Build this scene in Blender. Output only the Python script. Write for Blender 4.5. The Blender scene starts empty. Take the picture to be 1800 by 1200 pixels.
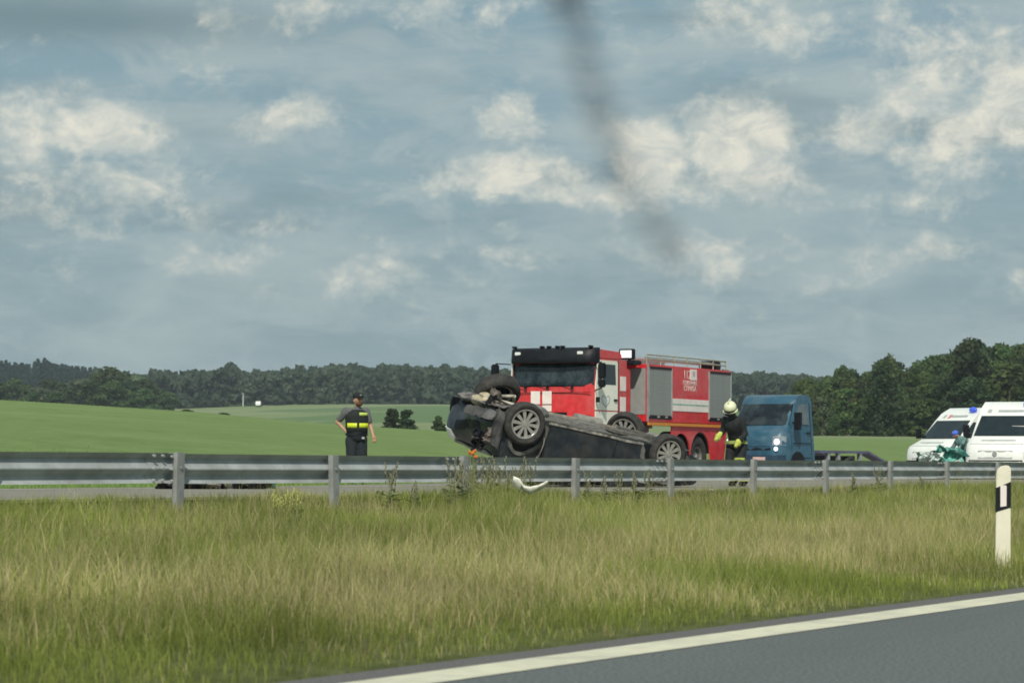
import bpy, bmesh, math, random
import numpy as np
from mathutils import Matrix, Vector, noise as mnoise

random.seed(7); rng = np.random.default_rng(7)
S = bpy.context.scene
R = math.radians
# ------------------------------------------------------------------ camera
TH = R(28.5)                 # the road runs along +Y, the lens looks 28.5 degrees to its left
CZ = 1.0                     # eye above the near carriageway
F = 4590.0                   # focal length in pixels of the 1800 wide photograph
ZF = CZ - 0.41               # level of the far carriageway
cT, sT = math.cos(TH), math.sin(TH)
cam = bpy.data.cameras.new('camera'); co = bpy.data.objects.new('camera', cam)
S.collection.objects.link(co); S.camera = co
cam.sensor_width = 36; cam.lens = F/1800*36; cam.clip_start = 0.3; cam.clip_end = 12000
cam.dof.use_dof = True; cam.dof.focus_distance = 62; cam.dof.aperture_fstop = 6.3
co.matrix_world = Matrix.Translation((0, 0, CZ)) @ Matrix.Rotation(TH, 4, 'Z') @ \
    Matrix.Rotation(math.pi/2 + math.atan(213.75/F), 4, 'X') @ Matrix.Rotation(0.0061, 4, 'Z')
S.view_settings.view_transform = 'Standard'; S.view_settings.look = 'None'
S.view_settings.exposure = 0.0; S.view_settings.gamma = 1.0
S.view_settings.use_curve_mapping = False
S.cycles.filter_width = 1.7
S.cycles.max_bounces = 6; S.cycles.volume_bounces = 0; S.cycles.volume_step_rate = 2.0
S.cycles.use_denoising = True

# ------------------------------------------------------------------ sun and sky
SUN_EL = R(43)
dcx, dcz = -0.06, -1.0                                  # towards the sun, in lens axes (right, forward)
sx, sy = dcx*cT - dcz*sT, dcx*sT + dcz*cT
nrm = math.hypot(sx, sy); sx /= nrm; sy /= nrm
sd = Vector((sx*math.cos(SUN_EL), sy*math.cos(SUN_EL), math.sin(SUN_EL)))
sl = bpy.data.lights.new('sun', 'SUN'); sl.energy = 3.7; sl.angle = R(1.2); sl.color = (1.0, 0.93, 0.82)
so = bpy.data.objects.new('sun', sl); S.collection.objects.link(so)
so.rotation_euler = sd.to_track_quat('Z', 'Y').to_euler()

W = bpy.data.worlds.new('World'); S.world = W; W.use_nodes = True
nt = W.node_tree; nt.nodes.clear()
def N(tree, typ, **kw):
    n = tree.nodes.new(typ)
    for k, v in kw.items(): setattr(n, k, v)
    return n
def M_(tree, op, a, b=None, c=None, clamp=False):
    n = tree.nodes.new('ShaderNodeMath'); n.operation = op; n.use_clamp = clamp
    for i, v in enumerate((a, b, c)):
        if v is None: continue
        if isinstance(v, (int, float)): n.inputs[i].default_value = v
        else: tree.links.new(v, n.inputs[i])
    return n.outputs[0]
def ramp_(tree, v, lo, hi):
    n = tree.nodes.new('ShaderNodeMapRange'); n.interpolation_type = 'SMOOTHSTEP'
    tree.links.new(v, n.inputs[0]); n.inputs[1].default_value = lo; n.inputs[2].default_value = hi
    return n.outputs[0]
def mixc(tree, f, a, b):
    n = tree.nodes.new('ShaderNodeMix'); n.data_type = 'RGBA'
    if isinstance(f, (int, float)): n.inputs[0].default_value = f
    else: tree.links.new(f, n.inputs[0])
    for i, v in ((6, a), (7, b)):
        if isinstance(v, tuple): n.inputs[i].default_value = (*v, 1)
        else: tree.links.new(v, n.inputs[i])
    return n.outputs[2]
sky = N(nt, 'ShaderNodeTexSky'); sky.sky_type = 'NISHITA'; sky.sun_disc = False
sky.sun_elevation = SUN_EL; sky.sun_rotation = math.atan2(sx, sy); sky.air_density = 1.2; sky.dust_density = 2.0
tc = N(nt, 'ShaderNodeTexCoord')
sep = N(nt, 'ShaderNodeSeparateXYZ'); nt.links.new(tc.outputs['Generated'], sep.inputs[0])
dx, dy, dz = sep.outputs
fw = M_(nt, 'ADD', M_(nt, 'MULTIPLY', dx, -sT), M_(nt, 'MULTIPLY', dy, cT))
rt = M_(nt, 'ADD', M_(nt, 'MULTIPLY', dx, cT), M_(nt, 'MULTIPLY', dy, sT))
U = M_(nt, 'MULTIPLY_ADD', M_(nt, 'ARCTAN2', rt, fw), 4.59, 0.9)       # bearing round the horizon
V = M_(nt, 'MULTIPLY', M_(nt, 'ARCSINE', dz), 4.59)                    # height above the horizon
uv = N(nt, 'ShaderNodeCombineXYZ'); nt.links.new(U, uv.inputs[0]); nt.links.new(V, uv.inputs[1])
def nz(scale, detail, rough, sx_=1.0, sy_=1.0, off=0.0, dist=0.0):
    mp = N(nt, 'ShaderNodeMapping'); nt.links.new(uv.outputs[0], mp.inputs[0])
    mp.inputs['Scale'].default_value = (sx_, sy_, 1); mp.inputs['Location'].default_value = (off, off*.7, off)
    n = N(nt, 'ShaderNodeTexNoise'); nt.links.new(mp.outputs[0], n.inputs['Vector'])
    n.inputs['Scale'].default_value = scale; n.inputs['Detail'].default_value = detail
    n.inputs['Roughness'].default_value = rough; n.inputs['Distortion'].default_value = dist
    return n.outputs[0]
n_big = nz(2.2, 5, .55, .8, 1.9, 3.1, .3)
n_st = nz(4.0, 6, .6, .55, 2.6, 9.7, .4)
n_puff = nz(9.0, 8, .62, 1, 1.25, 5.3, .25)
n_fine = nz(30.0, 4, .6, 1, 1.2, 1.3)
n_mid = nz(7.0, 7, .68, .8, 1.5, 33.0, .6)
clouds = [  # bearing, height (thousands of photo pixels), radii, strength
 (.515,.208,.075,.042,.75),(.18,.240,.085,.05,1.15),(.20,.315,.15,.06,.62),(.03,.275,.09,.11,.72),(.35,.15,.05,.035,.45),
 (.11,.185,.07,.03,.5),(1.145,.280,.07,.065,1.1),(1.30,.262,.10,.075,1.15),(1.19,.335,.17,.03,.6),(.92,.305,.15,.042,.95),
 (1.02,.335,.16,.03,.8),(.89,.20,.055,.045,.8),(1.615,.165,.085,.12,.72),(1.77,.19,.09,.10,.95),(1.50,.235,.16,.05,.7),
 (1.66,.245,.16,.07,.75),(.63,.48,.13,.045,.62),(1.27,.475,.09,.06,.52),(1.44,.49,.06,.045,.45),(1.78,.50,.08,.035,.5),
 (.90,.40,.03,.025,.5),(.48,.40,.08,.03,.4),(.70,.44,.09,.03,.42),(.62,.02,.26,.03,.55),(.42,.03,.12,.05,.4),(1.42,.03,.25,.07,.5),
 (.36,.46,.16,.05,.42),(.05,.46,.12,.06,.42),(1.30,.05,.2,.05,.4),(2.1,.22,.2,.09,.9),(-.35,.25,.2,.09,.8),(2.6,.3,.2,.07,.8),(-.9,.2,.25,.1,.8),(1.6,.36,.25,.04,.42),(.25,.40,.2,.05,.42),(1.55,.44,.25,.05,.40),(.45,.52,.3,.04,.30),(1.0,.45,.2,.04,.36),(.08,.36,.12,.06,.5)]
tot = None
for (cx, cy, rx, ry, st) in clouds:
    a = M_(nt, 'DIVIDE', M_(nt, 'SUBTRACT', U, cx), rx)
    b = M_(nt, 'DIVIDE', M_(nt, 'SUBTRACT', V, .812 - cy), ry)
    d2 = M_(nt, 'ADD', M_(nt, 'MULTIPLY', a, a), M_(nt, 'MULTIPLY', b, b))
    e = M_(nt, 'MULTIPLY', M_(nt, 'POWER', 2.718, M_(nt, 'MULTIPLY', d2, -.75)), st)
    tot = e if tot is None else M_(nt, 'MAXIMUM', tot, e)
far = nz(5.0, 6, .6, .8, 1.6, 21.0, .3)                                 # cumulus all round, beyond the ones above
up = ramp_(nt, V, .9, 1.8)
tot = M_(nt, 'MAXIMUM', tot, M_(nt, 'MULTIPLY', M_(nt, 'MULTIPLY', ramp_(nt, far, .5, .68), up), .8))
val = M_(nt, 'ADD', tot, M_(nt, 'MULTIPLY', M_(nt, 'SUBTRACT', n_puff, .5), 1.7))
val = M_(nt, 'ADD', val, M_(nt, 'MULTIPLY', M_(nt, 'SUBTRACT', n_fine, .5), .55))
puff = ramp_(nt, val, .22, .86)
puff = M_(nt, 'MULTIPLY', puff, M_(nt, 'MULTIPLY_ADD', ramp_(nt, nz(13.0, 7, .65, 1, 1.5, 41.0, .5), .36, .66), .55, .45))
veil = ramp_(nt, M_(nt, 'ADD', M_(nt, 'MULTIPLY', n_st, .6), M_(nt, 'MULTIPLY', n_big, .5)), .45, .72)
dkb = M_(nt, 'POWER', 2.718, M_(nt, 'MULTIPLY', M_(nt, 'ADD', M_(nt, 'POWER', M_(nt, 'ABSOLUTE', M_(nt, 'DIVIDE', M_(nt, 'SUBTRACT', U, .12), .42)), 2),
      M_(nt, 'POWER', M_(nt, 'ABSOLUTE', M_(nt, 'DIVIDE', M_(nt, 'SUBTRACT', V, .762), .045)), 2)), -1))
K = 1/0.08
base = tuple(K*c for c in (.238, .365, .425))
vc = tuple(K*c for c in (.39, .48, .495)); dk = tuple(K*c for c in (.185, .272, .305)); cc = tuple(K*c for c in (.84, .81, .69))
c0 = mixc(nt, .78, sky.outputs[0], base)
c1 = mixc(nt, veil, c0, vc)
c1 = mixc(nt, M_(nt, 'MULTIPLY', ramp_(nt, n_mid, .44, .68), .85), c1, vc)
shade = M_(nt, 'MULTIPLY', ramp_(nt, nz(3.1, 6, .6, .5, 2.4, 14.0, .3), .46, .72), .55)
c1 = mixc(nt, shade, c1, dk)
c1 = mixc(nt, M_(nt, 'MULTIPLY', dkb, .95), c1, dk)
c2 = mixc(nt, M_(nt, 'MULTIPLY', puff, .9), c1, cc)
bg = N(nt, 'ShaderNodeBackground'); bg.inputs[1].default_value = 0.08
nt.links.new(c2, bg.inputs[0])
wo = N(nt, 'ShaderNodeOutputWorld'); nt.links.new(bg.outputs[0], wo.inputs[0])
W.cycles.sampling_method = 'MANUAL'; W.cycles.sample_map_resolution = 512

# ------------------------------------------------------------------ helpers
ORD = ['first','second','third','fourth','fifth','sixth','seventh','eighth','ninth','tenth','eleventh','twelfth','thirteenth','fourteenth','fifteenth','sixteenth','seventeenth','eighteenth','nineteenth','twentieth','twenty-first','twenty-second','twenty-third','twenty-fourth','twenty-fifth','twenty-sixth','twenty-seventh','twenty-eighth','twenty-ninth','thirtieth']
def cw(Xc, Zc): return (Xc*cT - Zc*sT, Xc*sT + Zc*cT)
def at(px, Z): return cw((px-900)/F*Z, Z)
def yh(px): return 829 - .0061*(3400-px)
def zat(px, py, Z): return CZ + (yh(px)-py)*Z/F
def dirw(ax, az): return math.atan2(ax*sT + az*cT, ax*cT - az*sT)     # heading of a lens-axis vector

def mat(name, col, rough=.6, metal=0.0, var=.18, scale=6.0, bump=0.0, coat=0.0, dirt_or_reflection=None, dirt_or_reflection_amt=0.0, dscale=1.5, spec=.5, emit=None, em=0.0, trans=0.0):
    m = bpy.data.materials.new(name); m.use_nodes = True; t = m.node_tree
    b = t.nodes['Principled BSDF']
    g = N(t, 'ShaderNodeTexCoord'); n = N(t, 'ShaderNodeTexNoise'); t.links.new(g.outputs['Object'], n.inputs['Vector'])
    n.inputs['Scale'].default_value = scale; n.inputs['Detail'].default_value = 5
    lo = tuple(max(0, c*(1-var)) for c in col); hi = tuple(min(1, c*(1+var)) for c in col)
    out = mixc(t, ramp_(t, n.outputs[0], .3, .7), lo, hi)
    if dirt_or_reflection:
        n2 = N(t, 'ShaderNodeTexNoise'); t.links.new(g.outputs['Object'], n2.inputs['Vector'])
        n2.inputs['Scale'].default_value = dscale; n2.inputs['Detail'].default_value = 7; n2.inputs['Roughness'].default_value = .7
        out = mixc(t, M_(t, 'MULTIPLY', ramp_(t, n2.outputs[0], .42, .7), dirt_or_reflection_amt), out, dirt_or_reflection)
    t.links.new(out, b.inputs['Base Color'])
    b.inputs['Roughness'].default_value = rough; b.inputs['Metallic'].default_value = metal
    b.inputs['Coat Weight'].default_value = coat; b.inputs['Specular IOR Level'].default_value = spec
    if trans: b.inputs['Transmission Weight'].default_value = trans
    if emit: b.inputs['Emission Color'].default_value = (*emit, 1); b.inputs['Emission Strength'].default_value = em
    if bump:
        bp = N(t, 'ShaderNodeBump'); bp.inputs['Strength'].default_value = bump; bp.inputs['Distance'].default_value = .02
        t.links.new(n.outputs[0], bp.inputs['Height']); t.links.new(bp.outputs[0], b.inputs['Normal'])
    return m

def tag(o, label=None, cat=None, group=None, kind=None):
    if label: o['label'] = label
    if cat: o['category'] = cat
    if group: o['group'] = group
    if kind: o['kind'] = kind
    return o
def empty(name, M=None, parent=None):
    o = bpy.data.objects.new(name, None); S.collection.objects.link(o); o.empty_display_size = .2
    if parent: o.parent = parent
    if M is not None: o.matrix_local = M
    return o
def frame(x, y, z, heading):          # local x points along the heading
    return Matrix.Translation((x, y, z)) @ Matrix.Rotation(heading, 4, 'Z')

class MB:
    def __init__(s): s.v = []; s.f = []
    def add(s, vs, fs):
        k = len(s.v); s.v += [tuple(v) for v in vs]; s.f += [tuple(i+k for i in f) for f in fs]; return s
    def box(s, c, d, M=None):
        x, y, z = (q/2 for q in d)
        vs = [Vector((c[0]+a*x, c[1]+b*y, c[2]+e*z)) for a in (-1, 1) for b in (-1, 1) for e in (-1, 1)]
        if M is not None: vs = [M @ v for v in vs]
        return s.add(vs, [(0,1,3,2),(4,6,7,5),(0,4,5,1),(2,3,7,6),(0,2,6,4),(1,5,7,3)])
    def tube(s, p0, p1, r0, r1=None, n=10, caps=True):
        r1 = r0 if r1 is None else r1
        p0, p1 = Vector(p0), Vector(p1); q = (p1-p0).to_track_quat('Z', 'Y')
        vs = []
        for p, r in ((p0, r0), (p1, r1)):
            for i in range(n):
                a = 2*math.pi*i/n; vs.append(p + q @ Vector((r*math.cos(a), r*math.sin(a), 0)))
        fs = [(i, (i+1) % n, n+(i+1) % n, n+i) for i in range(n)]
        if caps: fs += [tuple(range(n))[::-1], tuple(range(n, 2*n))]
        return s.add(vs, fs)
    def path(s, pts, r, n=8):
        for a, b in zip(pts[:-1], pts[1:]): s.tube(a, b, r, n=n)
        return s
    def lathe(s, prof, n=28, axis='y', c=(0,0,0)):        # prof: (along axis, radius)
        vs = []
        for a, r in prof:
            for i in range(n):
                t = 2*math.pi*i/n; u, w = r*math.cos(t), r*math.sin(t)
                p = (u, a, w) if axis == 'y' else ((a, u, w) if axis == 'x' else (u, w, a))
                vs.append((p[0]+c[0], p[1]+c[1], p[2]+c[2]))
        fs = []
        for k in range(len(prof)-1):
            for i in range(n): fs.append((k*n+i, k*n+(i+1) % n, (k+1)*n+(i+1) % n, (k+1)*n+i))
        return s.add(vs, fs)
    def ball(s, c, r, n=12, m=8):
        vs, fs = [], []
        for j in range(m+1):
            p = math.pi*j/m
            for i in range(n):
                t = 2*math.pi*i/n
                vs.append((c[0]+r[0]*math.sin(p)*math.cos(t), c[1]+r[1]*math.sin(p)*math.sin(t), c[2]+r[2]*math.cos(p)))
        for j in range(m):
            for i in range(n): fs.append((j*n+i, (j+1)*n+i, (j+1)*n+(i+1) % n, j*n+(i+1) % n))
        return s.add(vs, fs)
    def prism(s, poly, a0, a1, fn):                        # fn(u, v, a) -> xyz
        n = len(poly); vs = [fn(u, v, a0) for u, v in poly] + [fn(u, v, a1) for u, v in poly]
        fs = [tuple(range(n))[::-1], tuple(range(n, 2*n))] + [(i, (i+1) % n, n+(i+1) % n, n+i) for i in range(n)]
        return s.add(vs, fs)
    def grid(s, fn, nu, nv):
        vs = [fn(i/nu, j/nv) for i in range(nu+1) for j in range(nv+1)]
        fs = [(i*(nv+1)+j, (i+1)*(nv+1)+j, (i+1)*(nv+1)+j+1, i*(nv+1)+j+1) for i in range(nu) for j in range(nv)]
        return s.add(vs, fs)
    def build(s, name, m, parent=None, bevel=0.0, smooth=False, M=None, sub=0, warp=None, solid=0.0, kind=None, label=None, seg=2):
        me = bpy.data.meshes.new(name); me.from_pydata(s.v, [], s.f)
        bm = bmesh.new(); bm.from_mesh(me)
        bmesh.ops.remove_doubles(bm, verts=bm.verts, dist=1e-5)
        bmesh.ops.recalc_face_normals(bm, faces=bm.faces)
        if bevel: bmesh.ops.bevel(bm, geom=[e for e in bm.edges if e.is_manifold and e.calc_face_angle(0) > .6], offset=bevel, segments=seg, affect='EDGES', clamp_overlap=True)
        if sub:
            bmesh.ops.triangulate(bm, faces=[f for f in bm.faces if len(f.verts) > 4])
            bmesh.ops.subdivide_edges(bm, edges=bm.edges, cuts=sub, use_grid_fill=True)
        if warp:
            for v in bm.verts: v.co = warp(v.co)
        bm.to_mesh(me); bm.free()
        if smooth or bevel:
            me.shade_smooth(); me.set_sharp_from_angle(angle=R(38))
        me.materials.append(m)
        o = bpy.data.objects.new(name, me); S.collection.objects.link(o)
        if parent: o.parent = parent
        if M is not None: o.matrix_local = M
        if solid:
            md_ = o.modifiers.new('thickness', 'SOLIDIFY'); md_.thickness = solid; md_.offset = 0
        if kind: o['kind'] = kind
        if label: o['label'] = label
        return o
def children(o): return [c for c in S.collection.objects if c.parent == o]
def copy_tree(o, parent=None):
    c = o.copy(); S.collection.objects.link(c)
    if parent: c.parent = parent
    for ch in list(o.children): copy_tree(ch, c)
    return c
def text_mesh(body, size, m, parent, M, name='lettering', sx=1.0):
    cu = bpy.data.curves.new('text', 'FONT'); cu.body = body; cu.size = size; cu.extrude = .002
    cu.align_x = 'CENTER'; cu.align_y = 'CENTER'
    t = bpy.data.objects.new('text', cu); S.collection.objects.link(t)
    dg = bpy.context.evaluated_depsgraph_get(); me = bpy.data.meshes.new_from_object(t.evaluated_get(dg))
    bpy.data.objects.remove(t); me.name = name; me.materials.clear(); me.materials.append(m)
    for v in me.vertices: v.co.x *= sx
    o = bpy.data.objects.new(name, me); S.collection.objects.link(o); o.parent = parent; o.matrix_local = M
    return o

# ------------------------------------------------------------------ materials
RED = mat('red_paint', (.62, .024, .030), .38, coat=.3, var=.12, dirt_or_reflection=(.30, .16, .13), dirt_or_reflection_amt=.35)
WHT = mat('white_paint', (.80, .83, .79), .4, coat=.2, var=.05, dirt_or_reflection=(.45, .43, .36), dirt_or_reflection_amt=.25)
CRM = mat('cream_door_paint', (.86, .86, .74), .45, coat=.1, var=.05, dirt_or_reflection=(.45, .42, .33), dirt_or_reflection_amt=.25)
BLK = mat('black_plastic', (.008, .010, .014), .5, var=.3, spec=.25)
BGL = mat('black_gloss', (.008, .010, .014), .12, var=.2)
GLS = mat('dark_glass', (.010, .018, .022), .07, var=.3, spec=.6)
WSG = mat('windscreen_glass', (.008, .014, .019), .08, var=.3, dirt_or_reflection=(.07, .10, .11), dirt_or_reflection_amt=.6, dscale=1.3)  # pale noise patches are cloudy reflections painted into the glass colour
RUB = mat('tyre_rubber', (.028, .028, .027), .85, var=.3, scale=14, dirt_or_reflection=(.10, .09, .075), dirt_or_reflection_amt=.5, dscale=5)
SHU = mat('roller_shutter', (.27, .295, .285), .6, metal=.1, var=.06, dirt_or_reflection=(.25, .25, .23), dirt_or_reflection_amt=.2)
ALU = mat('bare_aluminium', (.55, .56, .55), .42, metal=.7, var=.12)
GAL = mat('galvanised_steel', (.40, .43, .435), .5, metal=.15, var=.16, scale=3, dirt_or_reflection=(.26, .27, .25), dirt_or_reflection_amt=.5, dscale=4)
PST = mat('galvanised_post', (.30, .315, .31), .65, metal=.25, var=.2, scale=5, dirt_or_reflection=(.2, .2, .17), dirt_or_reflection_amt=.4)
ORG = mat('orange_band', (.62, .24, .03), .5, var=.08)
BLU = mat('blue_paint', (.018, .088, .145), .35, coat=.3, var=.12, dirt_or_reflection=(.16, .18, .2), dirt_or_reflection_amt=.3)
DBL = mat('dark_navy_paint', (.012, .019, .028), .35, coat=.25, var=.3, dirt_or_reflection=(.075, .072, .065), dirt_or_reflection_amt=.5, dscale=2.6)
UND = mat('muddy_underbody', (.13, .125, .11), .85, var=.4, scale=9, dirt_or_reflection=(.06, .055, .05), dirt_or_reflection_amt=.7, dscale=4, bump=.4)
TAN = mat('tan_casting', (.42, .37, .25), .7, var=.3, scale=10)
RIM = mat('silver_rim', (.52, .51, .48), .35, metal=.6, var=.1, scale=10, dirt_or_reflection=(.25, .24, .21), dirt_or_reflection_amt=.4, dscale=8)
STL = mat('steel_wheel', (.20, .20, .19), .6, metal=.3, var=.2)
LMP = mat('lamp_glass', (.75, .78, .78), .12, var=.05)
HLT = mat('lit_headlight', (.9, .95, 1), .2, emit=(.85, .95, 1.0), em=1.3)
FLT = mat('lit_flood_lamp', (.9, .92, .9), .3, emit=(1, .98, .95), em=.35)
SIL = mat('pale_print', (.50, .42, .42), .6, var=.1)
GRY = mat('grey_print', (.36, .39, .38), .6, var=.1)
LTX = mat('white_print', (.78, .72, .68), .55, var=.06)
TEA = mat('teal_print', (.05, .36, .29), .45, var=.2)
BLT = mat('blue_lamp', (.04, .10, .62), .2, emit=(.1, .2, 1.0), em=.25)
SKN = mat('skin', (.46, .26, .18), .6, var=.1)
NVY = mat('navy_cloth', (.014, .020, .027), .9, var=.3, scale=20)
GSH = mat('grey_sleeve', (.11, .115, .12), .9, var=.2, scale=20)
HIV = mat('yellow_reflective', (.62, .72, .03), .5, var=.08)
TUR = mat('black_turnout', (.010, .014, .015), .85, var=.35, scale=12)
HEL = mat('pale_helmet', (.72, .76, .50), .35, var=.04)
GLV = mat('lime_glove', (.48, .55, .10), .8, var=.15)
CAPM = mat('black_cap', (.010, .012, .014), .85, var=.2)
BRD = mat('brown_beard', (.10, .05, .025), .9, var=.2)
PPL = mat('pale_purple_flatbed', (.13, .13, .22), .5, metal=.3, var=.2)

# ------------------------------------------------------------------ ground
PXK = [-2500, -600, 0, 300, 450, 700, 860, 1100, 1420, 1800, 2600, 5000]
RK = [0, 60, 110, 200, 350, 600, 900, 1200, 1500, 2500, 7000]
HK = np.array([
 [-.41,-.41,1.2,4.0,6,9,13,20,28,30,30],
 [-.41,-.41,1.6,5.0,7,10,15,25,38,42,42],
 [-.41,-.41,1.5,4.55,5.5,8,12,24,36,40,40],
 [-.41,-.41,1.25,3.92,4.5,8,12,25,34,38,38],
 [-.41,-.41,1.0,3.2,3.2,7.5,16,27,30,33,33],
 [-.41,-.41,.8,2.6,3.4,9.6,18,27.5,29,31,31],
 [-.41,-.41,.7,2.25,3.5,9.6,18,27.5,29,31,31],
 [-.41,-.41,.6,1.95,3.6,9.0,17,27,29,31,31],
 [-.41,-.41,.5,1.75,3.7,7.0,12,25,28,30,30],
 [-.41,-.41,.5,1.70,3.6,6.8,11,20,24,26,26],
 [-.41,-.41,.4,1.2,2.5,5.0,8,12,14,16,16],
 [-.41,-.41,.2,.6,1.0,2.0,3,5,6,8,8]])
def hrel(px, r):
    px = np.clip(px, PXK[0], PXK[-1]); r = np.clip(r, 0, 6999)
    i = np.clip(np.searchsorted(PXK, px, side='right')-1, 0, len(PXK)-2)
    j = np.clip(np.searchsorted(RK, r, side='right')-1, 0, len(RK)-2)
    P = np.array(PXK, float); Q = np.array(RK, float)
    a = (px-P[i])/(P[i+1]-P[i]); b = (r-Q[j])/(Q[j+1]-Q[j]); a = a*a*(3-2*a)
    return (HK[i,j]*(1-a)+HK[i+1,j]*a)*(1-b) + (HK[i,j+1]*(1-a)+HK[i+1,j+1]*a)*b
XM = [-25.2, -24.6, -16.75, -16.4, -15.6, -13.5, -11, -9, -7.3, -6.62, -6.56, 4.6, 4.7, 30]
ZM = [ZF-.02, ZF-.02, ZF-.02, ZF-.04, .42, .25, .13, .05, .03, .015, -.03, -.03, .01, .01]
def ground(x, y):
    x = np.asarray(x, float); y = np.asarray(y, float)
    z = np.interp(x, XM, ZM)
    Xc = x*cT + y*sT; Zc = -x*sT + y*cT
    r = np.hypot(x, y); az = np.arctan2(Xc, np.maximum(Zc, 1e-3)); az = np.clip(az, -1.0, .73)
    h = hrel(900+F*np.tan(az), r) + CZ
    t = np.clip((-34.5-x)/30, 0, 1); t = t*t*(3-2*t)
    zz = (ZF-.02)*(1-t) + h*t
    return np.where(x < -25.2, zz, z)
def gz(x, y): return float(ground(x, y))
xs = list(-36 - np.arange(0, 470, 6.0)); xs += list(-506*1.055**np.arange(1, 42)); xs += [-30, -35]
xs += XM + [-16.2, -15.9, -15, -14.5, -14, -13, -12.5, -12, -11.5, -10.5, -10, -9.5, -8.5, -8, -7.0, 60, 150, 400, 1000, 2500, 4500]
ys = list(np.arange(-120, 640, 8.0)) + list(640*1.05**np.arange(1, 41)) + [-200, -400, -900, -2000, -4500]
xs = np.array(sorted(set(xs))); ys = np.array(sorted(set(ys)))
GX, GY = np.meshgrid(xs, ys, indexing='ij'); GZ = ground(GX, GY)
def mesh_np(name, verts, faces_flat, k, m, kind=None, parent=None):
    me = bpy.data.meshes.new(name); nv = len(verts); nf = len(faces_flat)//k
    me.vertices.add(nv); me.vertices.foreach_set('co', np.asarray(verts, np.float32).ravel())
    me.loops.add(nf*k); me.loops.foreach_set('vertex_index', np.asarray(faces_flat, np.int32))
    me.polygons.add(nf); me.polygons.foreach_set('loop_start', np.arange(nf, dtype=np.int32)*k)
    me.update(calc_edges=True); me.materials.append(m)
    o = bpy.data.objects.new(name, me); S.collection.objects.link(o)
    if kind: o['kind'] = kind
    if parent: o.parent = parent
    return o
nx, ny = GX.shape
idx = np.arange(nx*ny).reshape(nx, ny)
q = np.stack([idx[:-1,:-1], idx[1:,:-1], idx[1:,1:], idx[:-1,1:]], -1).reshape(-1)
# field material: tones by place
gm = bpy.data.materials.new('meadow'); gm.use_nodes = True; t = gm.node_tree; b = t.nodes['Principled BSDF']
b.inputs['Roughness'].default_value = .95; b.inputs['Specular IOR Level'].default_value = .15
geo = N(t, 'ShaderNodeNewGeometry'); sp = N(t, 'ShaderNodeSeparateXYZ'); t.links.new(geo.outputs['Position'], sp.inputs[0])
def gn(scale, det=6, rough=.6, stretch=(1,1,1)):
    mp = N(t, 'ShaderNodeMapping'); t.links.new(geo.outputs['Position'], mp.inputs[0]); mp.inputs['Scale'].default_value = stretch
    n = N(t, 'ShaderNodeTexNoise'); t.links.new(mp.outputs[0], n.inputs['Vector']); n.inputs['Scale'].default_value = scale
    n.inputs['Detail'].default_value = det; n.inputs['Roughness'].default_value = rough; return n.outputs[0]
near = mixc(t, ramp_(t, gn(.9, 8, .7), .35, .65), (.145,.222,.070), (.185,.262,.095))
near = mixc(t, M_(t, 'MULTIPLY', ramp_(t, gn(.06, 5, .6), .45, .7), .6), near, (.215,.285,.11))
near = mixc(t, M_(t, 'MULTIPLY', ramp_(t, gn(.25, 7, .7), .48, .68), .5), near, (.12,.19,.05))
near = mixc(t, M_(t, 'MULTIPLY', ramp_(t, gn(2.2, 4, .7, (1, .5, 1)), .56, .72), .45), near, (.24,.30,.13))
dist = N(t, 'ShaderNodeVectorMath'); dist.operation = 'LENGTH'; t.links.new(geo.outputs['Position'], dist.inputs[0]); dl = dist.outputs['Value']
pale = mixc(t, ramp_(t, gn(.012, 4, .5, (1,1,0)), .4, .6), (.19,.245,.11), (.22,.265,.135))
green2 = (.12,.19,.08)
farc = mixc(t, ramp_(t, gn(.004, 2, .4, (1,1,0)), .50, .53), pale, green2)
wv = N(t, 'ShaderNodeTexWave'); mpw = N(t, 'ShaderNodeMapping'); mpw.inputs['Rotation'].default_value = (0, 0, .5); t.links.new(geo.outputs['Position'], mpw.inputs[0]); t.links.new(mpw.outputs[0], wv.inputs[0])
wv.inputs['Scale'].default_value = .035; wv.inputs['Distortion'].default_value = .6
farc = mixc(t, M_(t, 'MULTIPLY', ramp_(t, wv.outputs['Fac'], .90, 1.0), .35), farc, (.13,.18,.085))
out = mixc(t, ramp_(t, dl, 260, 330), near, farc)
soil = mixc(t, ramp_(t, gn(3, 6, .6), .35, .65), (.08,.10,.032), (.13,.145,.06))
out = mixc(t, ramp_(t, sp.outputs[0], -24.5, -24.0), out, soil)
t.links.new(out, b.inputs['Base Color'])
bp = N(t, 'ShaderNodeBump'); bp.inputs['Distance'].default_value = .25; bp.inputs['Strength'].default_value = .6
t.links.new(gn(1.8, 8, .75), bp.inputs['Height']); t.links.new(bp.outputs[0], b.inputs['Normal'])
g = mesh_np('ground', np.stack([GX, GY, GZ], -1).reshape(-1, 3), q, 4, gm, 'structure')
g.data.shade_smooth()

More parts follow.
